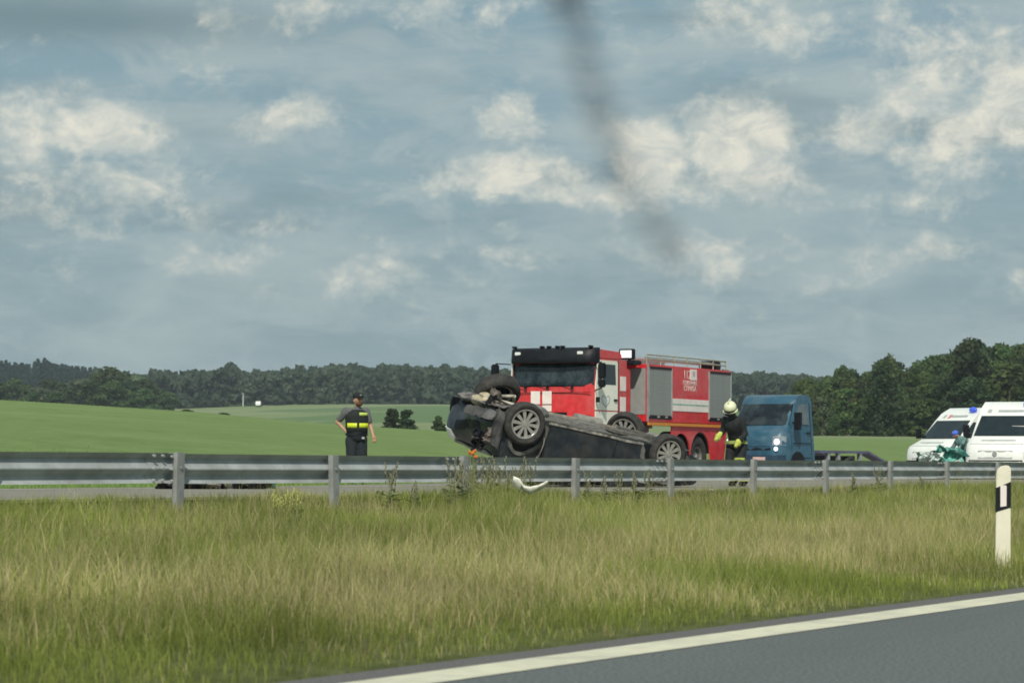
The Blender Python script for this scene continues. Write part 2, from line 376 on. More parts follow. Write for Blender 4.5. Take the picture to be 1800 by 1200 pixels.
def road_mat(name, c0, c1, c2):
    m = bpy.data.materials.new(name); m.use_nodes = True; tt = m.node_tree; bb = tt.nodes['Principled BSDF']
    ge = N(tt, 'ShaderNodeNewGeometry')
    def q_(scale, det, st=(1,1,1)):
        mp = N(tt, 'ShaderNodeMapping'); tt.links.new(ge.outputs['Position'], mp.inputs[0]); mp.inputs['Scale'].default_value = st
        n = N(tt, 'ShaderNodeTexNoise'); tt.links.new(mp.outputs[0], n.inputs['Vector']); n.inputs['Scale'].default_value = scale
        n.inputs['Detail'].default_value = det; n.inputs['Roughness'].default_value = .7; return n.outputs[0]
    o_ = mixc(tt, ramp_(tt, q_(45, 3), .3, .7), c0, c1)
    o_ = mixc(tt, M_(tt, 'MULTIPLY', ramp_(tt, q_(.9, 6, (1, .12, 1)), .45, .68), .55), o_, c2)
    tt.links.new(o_, bb.inputs['Base Color']); bb.inputs['Roughness'].default_value = .85; bb.inputs['Specular IOR Level'].default_value = .3
    bp = N(tt, 'ShaderNodeBump'); bp.inputs['Strength'].default_value = .5; bp.inputs['Distance'].default_value = .01
    tt.links.new(q_(60, 3), bp.inputs['Height']); tt.links.new(bp.outputs[0], bb.inputs['Normal'])
    return m
ASP = road_mat('asphalt', (.055,.066,.068), (.185,.205,.200), (.10,.112,.112))
ASP2 = road_mat('far_asphalt', (.19,.18,.15), (.28,.265,.22), (.23,.215,.175))
PNT = mat('road_paint', (.66, .64, .48), .7, var=.08, scale=8, dirt_or_reflection=(.35,.34,.28), dirt_or_reflection_amt=.5, dscale=1.2)
PNT2 = mat('worn_road_paint', (.50, .49, .42), .8, var=.1, scale=3, dirt_or_reflection=(.22,.21,.19), dirt_or_reflection_amt=.8, dscale=.8)
GRV = road_mat('gravel_shoulder', (.16,.15,.12), (.28,.265,.21), (.13,.135,.085))
rs = np.random.default_rng(3)
def strip(name, x0, x1, y0, y1, z, m, ny_=2, wob=0.0, kind='structure', parent=None):
    mb = MB(); n = ny_
    vs = []
    for i in range(n+1):
        y = y0+(y1-y0)*i/n
        w = wob*(mnoise.noise(Vector((y*.9, 3.3, x0))) + .6*mnoise.noise(Vector((y*3.1, 1.3, x0)))) if wob else 0
        vs += [(x0+w, y, z), (x1, y, z)]
    mb.add(vs, [(2*i, 2*i+1, 2*i+3, 2*i+2) for i in range(n)])
    o = mb.build(name, m, parent)
    if kind and not parent: o['kind'] = kind
    return o
strip('near_road', -6.6, 4.6, -60, 100, 0, ASP, 800, .03)
strip('near_road', -6.6, 4.6, 100, 3000, 0, ASP)
strip('road_margin', -6.62, -6.30, -60, 400, .002, road_mat('dusty_margin', (.085,.082,.082), (.17,.165,.158), (.12,.11,.10)), 900, .035)
strip('edge_line', -6.33, -5.98, -60, 3000, .004, PNT)
strip('median_shoulder', -17.6, -16.55, -60, 3000, ZF-.006, GRV)
strip('far_road', -24.4, -17.1, -60, 3000, ZF, ASP2)
strip('far_edge_line', -17.75, -17.5, -60, 3000, ZF+.004, PNT2)
for i in range(-5, 60):
    pass
strip('far_edge_line', -23.6, -23.35, -60, 3000, ZF+.004, PNT2)
mb = MB(); poly = [(-24.4, 36), (-27, 48), (-35, 56), (-35, 104), (-24.4, 125)]
mb.add([(x, y, ZF-.003) for x, y in poly], [tuple(range(5))]); mb.build('lay_by', ASP2)['kind'] = 'structure'

# ------------------------------------------------------------------ guardrail of the median
RX = -15.94; RTOP = CZ + .076
gr = empty('guardrail', Matrix.Translation((RX, 22.07, ZF)))
tag(gr, 'long galvanised steel crash barrier with two-wave beam on grey posts along the median', 'guardrail')
prof = [(0,.31),(-.004,.305),(-.070,.262),(-.076,.246),(-.064,.228),(-.014,.168),(0,.155),(0,.143),(-.010,.135),(-.070,.092),(-.076,.072),(-.064,.052),(-.012,.006),(-.002,0)]
zb = RTOP - .31 - ZF
bm_ = MB(); Lb = 6.0
for off in (0.0, -.004):
    pass
def beam_section():
    m_ = MB(); vs = []
    for y in (0, Lb-.004):
        for (px_, pz_) in prof: vs.append((px_, y, pz_+zb))
    n = len(prof)
    m_.add(vs, [(i, i+1, n+i+1, n+i) for i in range(n-1)])
    m_.add([(x+.006, y+ (Lb-.3), pz_+zb) for y in (0, .32) for (x, pz_) in prof], [(i, i+1, n+i+1, n+i) for i in range(n-1)])
    for yy in (Lb-.25, Lb-.1, .06):
        for zz in (.03, .28, .15): m_.tube((.0, yy, zb+zz), (.028, yy, zb+zz), .016, n=6)
    return m_
beam0 = beam_section().build('beam', GAL, gr, smooth=True, M=Matrix.Translation((0, -36-.12, 0)))
pm = MB()   # C-section post, open to the side, with spacer block
for (c, d) in (((.065, 0, -.22+.0), (.005, .12, 1.32)), ((.035, .0575, -.22), (.06, .005, 1.32)), ((.035, -.0575, -.22), (.06, .005, 1.32)), ((.012, .05, -.22), (.005, .02, 1.32)), ((.012, -.05, -.22), (.005, .02, 1.32))):
    pm.box((c[0]+.012, c[1], RTOP-ZF-.66+.004), d)
pm.tube((.078, 0, RTOP-ZF-.155), (.092, 0, RTOP-ZF-.155), .018, n=6)
post0 = pm.build('post', PST, gr, M=Matrix.Translation((0, -36, 0)))
k = 0
for i in range(1, 40):
    c = beam0.copy(); S.collection.objects.link(c); c.parent = gr; c.matrix_local = Matrix.Translation((0, -36+6*i-.12, rs.normal()*.004)) @ Matrix.Rotation(rs.normal()*.0006, 4, 'X')
for i in range(1, 78):
    c = post0.copy(); S.collection.objects.link(c); c.parent = gr
    c.matrix_local = Matrix.Translation((0, -36+3*i, rs.normal()*.006)) @ Matrix.Rotation(rs.normal()*.014, 4, 'X') @ Matrix.Rotation(rs.normal()*.01, 4, 'Y')

# ------------------------------------------------------------------ roadside marker post
dx_, dy_ = at(1762, 24.8)
dp = empty('marker_post', frame(dx_, dy_, gz(dx_, dy_), TH - math.pi/2 - .12) @ Matrix.Rotation(-.012, 4, 'X'))
tag(dp, 'white roadside marker post with slanted black band and reflector on the median grass', 'marker post')
zt = zat(1762, 817, 24.8) - gz(dx_, dy_)
def dpoly(zlo0, zlo1, zhi0, zhi1, w=.067):  # u: across (left low, right), heights at left and right
    return [(-w, zlo0), (w, zlo1), (w, zhi1), (-w, zhi0)]
fnp = lambda d: (lambda u, v, a: (a, -u, v))
bodyp = [(-.072, -.35), (.070, -.35), (.067, zt-.10), (.058, zt-.045), (.03, zt-.012), (-.035, zt), (-.058, zt-.012), (-.067, zt-.04)]
MB().prism(bodyp, -.05, .05, lambda u, v, a: (a, -u, v)).build('post_body', mat('marker_white', (.76, .74, .60), .5, var=.04, dirt_or_reflection=(.45,.42,.3), dirt_or_reflection_amt=.3, dscale=4), dp, bevel=.008)
MB().prism([(-.0695, zt-.40), (.0695, zt-.445), (.0685, zt-.215), (-.0685, zt-.155)], -.053, .053, lambda u, v, a: (a, -u, v)).build('black_band', BLK, dp)
MB().prism([(-.028, zt-.385), (.028, zt-.395), (.030, zt-.2), (.018, zt-.19), (-.02, zt-.19), (-.028, zt-.20)], .0535, .060, lambda u, v, a: (a, -u, v)).build('reflector', LTX, dp)
MB().prism([(-.028, zt-.385), (.028, zt-.395), (.030, zt-.2), (-.028, zt-.19)], -.060, -.0535, lambda u, v, a: (a, -u, v)).build('reflector', LTX, dp)

# ------------------------------------------------------------------ wheels
def wheel(parent, pos, r=.375, w=.25, rim=.245, kind='alloy', M=None, name='wheel', out=1, paint=None):
    """axle along local y; out = +1 when the outer face looks to +y"""
    e = empty(name, (M if M is not None else Matrix.Translation(pos)), parent)
    h = w/2; tr = r-rim
    pr = [(-h*.62, rim), (-h*.92, rim+.25*tr), (-h, rim+.6*tr), (-h*.86, r-.03), (-h*.66, r-.006), (-h*.35, r), (0, r+.001), (h*.35, r), (h*.66, r-.006), (h*.86, r-.03), (h, rim+.6*tr), (h*.92, rim+.25*tr), (h*.62, rim)]
    MB().lathe(pr, 40).build('tyre', RUB, e, smooth=True)
    d = out
    rm = MB()
    rm.lathe([(d*h*.70, rim*1.03), (d*h*.78, rim*1.0), (d*h*.76, rim*.93), (d*h*.5, rim*.88), (-d*h*.5, rim*.87), (-d*h*.6, rim*1.0)], 40)
    if kind == 'alloy':
        for k in range(10):
            a = 2*math.pi*k/10
            Mr = Matrix.Rotation(a, 4, 'Y')
            for sgn in (1,):
                p = [(.03, -.018), (.03, .018), (rim*.93, .033), (rim*.93, -.033)]
                rm.add([Mr @ Vector((u, y, v)) for y in (d*h*.42, d*h*.62) for u, v in p],
                       [(0,1,2,3),(7,6,5,4),(0,1,5,4),(1,2,6,5),(2,3,7,6),(3,0,4,7)])
        rm.lathe([(d*h*.4, .055), (d*h*.68, .05), (d*h*.70, .03), (d*h*.70, .0005)], 20)
        rm.build('rim', RIM, e, smooth=True)
        dk_ = MB(); dk_.lathe([(d*h*.02, rim*.88), (d*h*.02, .001)], 24); dk_.tube((0, -d*h*.6, 0), (0, d*h*.2, 0), .09, n=14)
        dk_.build('brake_disc', BLK, e)
    else:
        rm.lathe([(d*h*.1, rim*.88), (d*h*.25, rim*.6), (d*h*.45, rim*.45), (d*h*.5, rim*.3), (d*h*.85, rim*.27), (d*h*.85, .001)], 24)
        for k in range(10):
            a = 2*math.pi*k/10; rm.tube((rim*.38*math.cos(a), d*h*.4, rim*.38*math.sin(a)), (rim*.38*math.cos(a), d*h*.62, rim*.38*math.sin(a)), .016, n=6)
        rm.build('rim', paint or STL, e, smooth=True)
    return e

# ------------------------------------------------------------------ fire engine
fe = empty('fire_engine', frame(-31.55, 60.3, ZF, -math.pi/2))
tag(fe, 'red fire engine with white door and black sun visor, behind the overturned car', 'fire engine')
HW = 1.25
# cab shell: side profile in (x, z), lofted across with rounded front corners
def shell(name, prof_, hw, m, parent, bulge=.06, tumble=0.0, zb_=1.0, corner=.12, n=10, warp=None, fx=0.0, bl=.6, sub=0, build=True):
    """prof_: closed outline (x, z) from bottom front upward, over the roof and back; front is at x = fx"""
    vs_ = [-1, -.965, -.9, -.78, -.4, 0, .4, .78, .9, .965, 1]
    def P(x, z, v):
        w = hw*(1 - tumble*max(0, z-zb_))
        fr = max(0.0, 1 - max(0, fx - x)/bl)
        xx = x - (bulge*v*v + corner*max(0, (abs(v)-.8)/.2)**2)*fr
        return (xx, v*w, z)
    mb = MB(); k = len(prof_)
    mb.add([P(x, z, v) for v in vs_ for x, z in prof_],
           [(a*k+i, a*k+(i+1) % k, (a+1)*k+(i+1) % k, (a+1)*k+i) for a in range(len(vs_)-1) for i in range(k)])
    mb.add([P(x, z, -1) for x, z in prof_], [tuple(range(k))]); mb.add([P(x, z, 1) for x, z in prof_], [tuple(range(k))])
    o = mb.build(name, m, parent, smooth=True, warp=warp, sub=sub) if build else None
    return P, o
def patch(name, P, p0, p1, v0, v1, m, parent, off=.008, nu=3, nv=8, thick=.012, shrink=(0, 0), warp=None, v0t=None, v1t=None, label=None):
    """sheet lying on a shell between profile points p0 and p1"""
    d = Vector((p1[0]-p0[0], 0, p1[1]-p0[1])); nrm_ = Vector((d.z, 0, -d.x)).normalized()
    if nrm_.x < 0 and nrm_.z < 0: nrm_ = -nrm_
    va, vb = v0t if v0t is not None else v0, v1t if v1t is not None else v1
    def f(a, b_, o_):
        x = p0[0]+d.x*a; z = p0[1]+d.z*a; lo = v0+(va-v0)*a; hi = v1+(vb-v1)*a
        return Vector(P(x, z, lo+(hi-lo)*b_)) + nrm_*o_
    mb = MB(); mb.grid(lambda a, b_: f(a, b_, off), nu, nv); mb.grid(lambda a, b_: f(a, b_, off-thick), nu, nv)
    for a in (0, 1): mb.grid(lambda s_, b_: f(a, b_, off - thick*s_), 1, nv)
    for b_ in (0, 1): mb.grid(lambda a, s_: f(a, b_, off - thick*s_), nu, 1)
    return mb.build(name, m, parent, smooth=True, warp=warp, label=label)
def side(name, poly, P, sgn, m, parent, off=.006, thick=.012, warp=None, bevel=0, sub=0, label=None):
    """panel on the flank; poly in (x, z)"""
    mb = MB()
    def fn(u, v, a):
        y = P(u-5, v, 1)[1] if callable(P) else P
        return (u, sgn*(y+a), v)
    mb.prism(poly, off-thick, off, fn)
    return mb.build(name, m, parent, warp=warp, bevel=bevel, sub=sub, label=label)
cabp = [(0, .62), (.02, .9), (.02, 1.5), (0, 2.40), (-.13, 3.02), (-.16, 3.10), (-.22, 3.14), (-1.85, 3.14), (-1.88, 3.1), (-1.88, 1.25), (-1.05, 1.25), (-.95, .62)]
P, o = shell('cab', cabp, HW, RED, fe, bulge=.05, corner=.07, fx=0, bl=.25)
patch('windshield', P, (-.008, 2.44), (-.118, 2.98), -.95, .95, WSG, fe, off=.012)
patch('windshield_seal', P, (-.002, 2.405), (-.128, 3.02), -.985, .985, BLK, fe, off=.006)
# pale shapes in the glass are reflections painted into its colour; wipers on the panel under it
for yy in (-.75, -.1, .62):
    MB().box((.06, yy, 2.39), (.04, .07, .08)).tube((.065, yy, 2.40), (.05, yy-.42, 2.50), .012, n=6).tube((.05, yy-.66, 2.47), (.045, yy-.16, 2.53), .01, n=6).build('wiper', BLK, fe)
# raised roof section and visor
MB().prism([(-.12, 3.10), (-.16, 3.33), (-.34, 3.40), (-1.78, 3.36), (-1.84, 3.12)], -1.16, 1.16, lambda u, v, a: (u, a, v)).build('roof_section', RED, fe, bevel=.06)
vp = [(.16, 3.02), (.19, 3.10), (.10, 3.36), (.0, 3.42), (-.16, 3.42), (-.16, 3.06), (-.05, 3.03)]
shell('sun_visor', vp, HW+.02, BLK, fe, bulge=.10, corner=.20, fx=.19, bl=.5)
for yy in (-.97, .86):
    MB().box((.155-.08, yy, 3.27), (.06, .17, .09)).build('visor_lamp', LMP, fe, bevel=.015)
for yy in (-1.12, -.3, -.1, .15, .3, 1.12):
    MB().box((-.02, yy, 3.445), (.16, .10, .05)).build('marker_light', BLK, fe, bevel=.015)
# front panels
def fpan(name, y0, y1, z0, z1, m, off=.06, th=.03, bev=.006):
    return MB().box((off-th/2+.02, (y0+y1)/2, (z0+z1)/2), (th, y1-y0, z1-z0)).build(name, m, fe, bevel=bev)
for (y0, y1) in ((-.60, -.33), (-.26, .01)):
    fpan('white_stripe', y0, y1, 1.95, 2.29, LTX, .022, .02); fpan('white_stripe', y0, y1, 1.76, 1.925, LTX, .022, .02)
MB().box((.02, 0, 2.25), (.02, 2.3, .012)).build('panel_seam', BLK, fe)
fpan('grille_slot', -.95, .45, 1.66, 1.74, BLK, .02, .03)
fpan('bumper', -1.22, 1.22, .62, 1.40, RED, .16, .34, .03)
fpan('bumper_slot', -.7, .7, .85, .95, BLK, .165, .03)
for yy in (-.98, .98):
    fpan('headlight_housing', yy-.17, yy+.17, 1.42, 1.66, mat('dark_red_recess', (.12, .012, .014), .6), .03, .04, .01)
    o = MB().lathe([(.0, .085), (.03, .075), (.045, .03), (.047, .001)], 18, 'x').build('headlight', LMP, fe, smooth=True, M=Matrix.Translation((.055, yy, 1.53)))
fpan('grab_step', .52, .86, 1.50, 1.58, RED, .05, .04)
for sg in (1, -1):     # doors
    dr = [(-.03, 1.80), (-.03, 2.4), (-.155, 3.06), (-.22, 3.10), (-1.28, 3.10), (-1.33, 3.05), (-1.33, 1.80)]
    door = side('door', dr, HW, sg, CRM, fe, off=.012, thick=.02)
    side('door_window', [(-.43, 2.47), (-.43, 3.0), (-1.17, 3.0), (-1.21, 2.47)], HW, sg, GLS, door, off=.016, thick=.01)
    side('quarter_window', [(-.13, 2.47), (-.24, 3.0), (-.37, 3.0), (-.37, 2.47)], HW, sg, GLS, door, off=.016, thick=.01)
    side('window_bar', [(-.375, 2.42), (-.375, 3.02), (-.425, 3.02), (-.425, 2.42)], HW, sg, ALU, door, off=.02, thick=.012)
    side('door_handle', [(-1.10, 2.04), (-1.10, 2.10), (-1.26, 2.10), (-1.26, 2.04)], HW, sg, BLK, door, off=.04, thick=.03)
    side('door_emblem', [(-.62, 1.86), (-.40, 2.0), (-.36, 2.12), (-.46, 2.2), (-.62, 2.14), (-.78, 2.2), (-.88, 2.12), (-.84, 2.0)], HW, sg, GRY, door, off=.015, thick=.006)
    side('emblem_field', [(-.62, 1.90), (-.44, 2.02), (-.41, 2.11), (-.48, 2.165), (-.62, 2.11), (-.76, 2.165), (-.83, 2.11), (-.80, 2.02)], HW, sg, WHT, door, off=.018, thick=.006)
    lp = [(-.06, .75), (-.03, 1.765), (-1.33, 1.765), (-1.33, 1.60), (-1.12, 1.35), (-.98, 1.05), (-.95, .75)]
    side('lower_step_panel', lp, HW, sg, CRM, fe, off=.010, thick=.02)
    for zz in (2.52, 1.98): side('white_plate', [(-1.50, zz-.19), (-1.50, zz+.19), (-1.82, zz+.19), (-1.82, zz-.19)], HW, sg, LTX, fe, off=.01, thick=.015, bevel=.02 if False else 0)
    side('pillar_seam', [(-1.345, 1.3), (-1.345, 3.1), (-1.40, 3.1), (-1.40, 1.3)], HW, sg, BLK, fe, off=.003, thick=.006)
    # mirrors on tubular arms
    mr = empty('mirror', None, fe)
    MB().tube((-.05, sg*HW, 3.0), (.22, sg*(HW+.30), 3.02), .016, n=6).tube((.22, sg*(HW+.30), 3.02), (.22, sg*(HW+.30), 2.35), .016, n=6).tube((.22, sg*(HW+.3), 2.35), (-.02, sg*HW, 2.3), .016, n=6).build('mirror_arm', BLK, mr)
    MB().box((.22, sg*(HW+.32), 2.80), (.10, .22, .40)).build('mirror_head', BLK, mr, bevel=.03)
    MB().box((.22, sg*(HW+.32), 2.47), (.10, .20, .20)).build('wide_angle_mirror', BLK, mr, bevel=.03)
    # front mudguard
    mg = MB(); c_ = (-1.42, .66)
    mg.prism([(c_[0]+.80*math.cos(a), c_[1]+.74*math.sin(a)) for a in [R(x) for x in range(12, 169, 12)]] + [(c_[0]+.70*math.cos(a), c_[1]+.66*math.sin(a)) for a in [R(x) for x in range(168, 11, -12)]], HW-.35, HW+.04, lambda u, v, a: (u, sg*a, v)).build('front_mudguard', BLK, fe)
    MB().box((.02, sg*(HW+.10), 2.06), (.02, .12, .14)).build('front_corner_mirror', BLK, fe, bevel=.008) if sg > 0 else None
# chassis, tank, exhaust
MB().box((-4.9, 0, 1.02), (7.6, .8, .26)).build('chassis_frame', BLK, fe)
MB().box((-3.3, .9, 1.0), (1.2, .5, .5)).build('fuel_tank', BLK, fe, bevel=.05)
MB().box((-3.3, -.9, 1.0), (1.2, .5, .5)).build('battery_box', BLK, fe, bevel=.03)
MB().box((-2.45, 0, 2.0), (.6, 1.9, 1.9)).build('crew_locker', RED, fe, bevel=.03)
MB().tube((-2.2, -1.0, 1.2), (-2.2, -1.0, 3.2), .07).build('exhaust_stack', BLK, fe, smooth=True)
# body
L0, L1, ZT, ZBm = -3.15, -8.75, 3.10, 1.53
MB().box(((L0+L1)/2, 0, (ZT+ZBm)/2), (L0-L1, 2*HW, ZT-ZBm)).build('equipment_body', RED, fe, bevel=.03)
MB().box((L0+.008, .95, 2.36), (.02, .50, 1.24)).build('front_locker_panel', SHU, fe, bevel=.004)
MB().box((L0+.008, -.95, 2.36), (.02, .50, 1.24)).build('front_locker_panel', SHU, fe, bevel=.004)
def shutter(parent, x0, x1, sg):
    sh = empty('roller_shutter', None, parent)
    h0, h1, n = 1.73, 2.98, 25
    w = x1-x0
    slat0 = None
    for i in range(n):
        zc = h0+(i+.5)*(h1-h0)/n
        if slat0 is None:
            slat0 = MB().prism([(0, -.0245), (.006, -.018), (.006, .018), (0, .0245)], 0, w, lambda u, v, a: (x0+a, sg*(HW+.002+u), v)).build('slat', SHU, sh, M=Matrix.Translation((0, 0, zc)))
        else:
            c = slat0.copy(); S.collection.objects.link(c); c.parent = sh; c.matrix_local = Matrix.Translation((0, 0, zc))
    for (a, b_) in ((x0-.04, x0), (x1, x1+.04)):
        MB().box(((a+b_)/2, sg*(HW+.012), (h0+h1)/2), (b_-a, .03, h1-h0+.1)).build('side_rail', ALU, sh)
    MB().box(((x0+x1)/2, sg*(HW+.012), h1+.035), (w, .03, .05)).build('head_rail', BLK, sh)
    MB().box(((x0+x1)/2, sg*(HW+.006), h0-.055), (w, .03, .09)).build('bottom_bar', BLK, sh)
    for xx in (x0+.25*w, x0+.6*w): MB().box((xx, sg*(HW+.03), h0-.04), (.12, .02, .05)).build('catch', ALU, sh)
for sg in (1, -1):
    shutter(fe, -4.66, -3.24, sg); shutter(fe, -8.68, -7.20, sg)
    MB().box((-3.165, sg*(HW+.005), 2.33), (.05, .04, 1.56)).build('corner_trim', ALU, fe)
    MB().box((-5.92, sg*(HW+.006), 2.04), (2.44, .015, .34)).build('white_band', LTX, fe)
    MB().box((-5.92, sg*(HW+.012), 2.055), (2.38, .012, .035)).build('green_line', mat('faded_green_line', (.25, .45, .36), .6), fe)
    MB().box((-5.95, sg*(HW+.03), 1.49), (5.6, .06, .085)).build('orange_band', ORG, fe, bevel=.01)
    Mt = Matrix.Translation((-5.70 if sg > 0 else -6.1, sg*(HW+.004), 2.88)) @ Matrix.Rotation(math.pi if sg > 0 else 0, 4, 'Z') @ Matrix.Rotation(math.pi/2, 4, 'X')
    text_mesh('112', .34, LTX, fe, Mt, sx=.95)
    MB().box((-6.13 if sg > 0 else -5.67, sg*(HW+.005), 2.90), (.42, .012, .30)).build('emblem_square', LTX, fe)
    MB().box((-6.13 if sg > 0 else -5.67, sg*(HW+.0125), 2.92), (.16, .006, .14)).build('emblem_mark', SIL, fe)
    Mt = Matrix.Translation((-5.90, sg*(HW+.004), 2.65)) @ Matrix.Rotation(math.pi if sg > 0 else 0, 4, 'Z') @ Matrix.Rotation(math.pi/2, 4, 'X')
    text_mesh('ПОЖАРНАЯ', .19, LTX, fe, Mt, sx=.85)
    text_mesh('СЛУЖБА', .19, LTX, fe, Matrix.Translation((0, 0, -.15)) @ Mt, sx=1.0)
    # rear skirt with wheel openings
    pts = [(-4.70, 1.45)]
    arch = lambda cx, r_: [(cx + r_*math.cos(a), .66 + r_*math.sin(a)) for a in [R(x) for x in range(0, 181, 15)]]
    pts = [(-4.70, 1.45), (-4.70, .60), (-4.72, .60)]
    pts += [(-4.74, .64)] if False else []
    pts += arch(-5.32, .60)
    pts += [(-5.98, .60)] if False else []
    pts += arch(-6.62, .66)
    pts += [(-7.3, .52), (-8.25, .52), (-8.45, 1.45)]
    side('rear_skirt', pts, HW, sg, RED, fe, off=.0, thick=.03)
    for cx in (-5.30, -6.62):
        mg = MB(); mg.prism([(cx+.655*math.cos(a), .66+.655*math.sin(a)) for a in [R(x) for x in range(5, 176, 10)]] + [(cx+.61*math.cos(a), .66+.61*math.sin(a)) for a in [R(x) for x in range(175, 4, -10)]], HW-.5, HW-.03, lambda u, v, a: (u, sg*a, v)).build('rear_mudguard', BLK, fe)
    for (wx, wy) in ((-1.42, 1.02), (-5.30, 1.0), (-6.62, 1.0)):
        wheel(fe, (wx, sg*wy, .61), .61, .40, .29, 'steel', out=sg, paint=mat('wheel_hub_grey', (.22,.22,.2), .6) if wx > -2 else STL)
# top rails, ladder, boxes, lamp
rt_ = MB()
for sg in (1, -1):
    for zz in (3.24, 3.36): rt_.tube((-3.25, sg*1.18, zz), (-8.5, sg*1.18, zz), .022, n=6)
    for xx in np.arange(-3.25, -8.6, -.875): rt_.tube((xx, sg*1.18, 3.08), (xx, sg*1.18, 3.37), .018, n=6)
rt_.tube((-8.5, -1.18, 3.36), (-8.5, 1.18, 3.36), .022, n=6)
rt_.build('roof_railing', mat('tan_rail', (.42, .40, .30), .5, metal=.3), fe)
ld = MB()
for yy in (.55, .9): ld.box((-6.0, yy, 3.28), (4.6, .05, .08))
for xx in np.arange(-3.9, -8.2, -.3): ld.tube((xx, .55, 3.28), (xx, .9, 3.28), .018, n=6)
ld.build('ladder', ALU, fe)
MB().box((-5.3, -.3, 3.2), (2.6, .9, .2)).build('roof_box', SHU, fe, bevel=.02)
MB().tube((-8.3, .5, 3.22), (-8.3, 1.05, 3.22), .16, n=14).build('hose_reel', BLK, fe, smooth=True)
MB().box((-2.75, .93, 3.12), (.5, .45, .12)).build('lamp_base', BLK, fe, bevel=.02)
MB().tube((-2.7, .93, 3.1), (-2.7, .93, 3.3), .04).build('lamp_mast', BLK, fe)
fl = MB().box((-2.62, .9, 3.34), (.14, .44, .29)).build('flood_lamp', BLK, fe, bevel=.02)
MB().box((-2.545, .9, 3.345), (.012, .33, .20)).build('lamp_lens', FLT, fl)
MB().box((-3.2, .5, 3.25), (.2, .5, .3)).build('deck_monitor', GRY, fe, bevel=.04)
MB().box((-3.0, 0, 3.14), (.3, 1.9, .06)).build('body_bridge', RED, fe)

# ------------------------------------------------------------------ overturned car
def c2w(v): return Vector((v[0]*cT - v[1]*sT, v[0]*sT + v[1]*cT, v[2]))
fv = Vector((-.853, -.50, .167)).normalized(); lv = Vector((-.44, .88, .17)); lv = (lv - fv*lv.dot(fv)).normalized(); uvv = fv.cross(lv)
w1 = Vector((13/F*45.2, 45.2, zat(913, 741, 45.2)))
org = w1 - fv*1.5 + lv*.80 - uvv*.37
MC = Matrix.Identity(4)
for i, v in enumerate((c2w(fv), c2w(lv), c2w(uvv))):
    for j in range(3): MC[j][i] = v[j]
ow = c2w(org); MC.translation = ow; MCi = MC.inverted()
car = empty('overturned_car', MC)
tag(car, 'dark wrecked off-roader lying on its roof with wheels in the air and muddy underside', 'car')
def crush(amp=.035, dent=.0):
    def f(v):
        n = mnoise.noise_vector(v*2.3)*amp + mnoise.noise_vector(v*6.1)*amp*.4
        p = v + n
        if v.x > 1.5: p.x -= .24*min(1.0, v.x-1.5)
        if dent and v.x > 1.3:                      # crumpled nose
            k_ = (v.x-1.3); p.x -= dent*k_*(.5+.9*mnoise.noise(v*1.7+Vector((3, 1, 0)))); p.z += .10*k_*mnoise.noise(v*2.9)
        w = MC @ p; lo = ZF + .03 + .03*mnoise.noise(v*5)
        if w.z < lo: w.z = lo + .1*max(-1.0, (w.z-lo))*-.12; return MCi @ w
        return p
    return f
CR = crush(.02, .22); CR2 = crush(.035)
HWc = .93
lowp = [(2.10, .30), (2.27, .42), (2.30, .62), (2.27, .82), (2.08, .99), (1.6, 1.07), (1.1, 1.13), (.2, 1.13), (-1.0, 1.14), (-2.1, 1.12), (-2.28, 1.0), (-2.30, .55), (-2.18, .34), (-1.9, .27), (-1.0, .26), (0, .26), (1.0, .26), (1.9, .27)]
Pc, o = shell('body', lowp, HWc, DBL, car, bulge=.10, corner=.16, fx=2.3, bl=.9, warp=CR, sub=1)
cabn = [(1.05, 1.12), (.62, 1.38), (.22, 1.60), (0, 1.65), (-.8, 1.68), (-1.7, 1.64), (-1.98, 1.4), (-2.15, 1.12)]
Pk, o = shell('cabin', cabn, HWc-.02, DBL, car, bulge=.05, tumble=.24, zb_=1.1, corner=.03, fx=1.05, bl=.5, warp=CR2, sub=2)
patch('windshield', Pk, (.98, 1.165), (.25, 1.585), -.9, .9, mat('cracked_glass', (.20, .23, .23), .5, var=.6, scale=30), car, off=.012, nu=6, nv=12, warp=CR2)
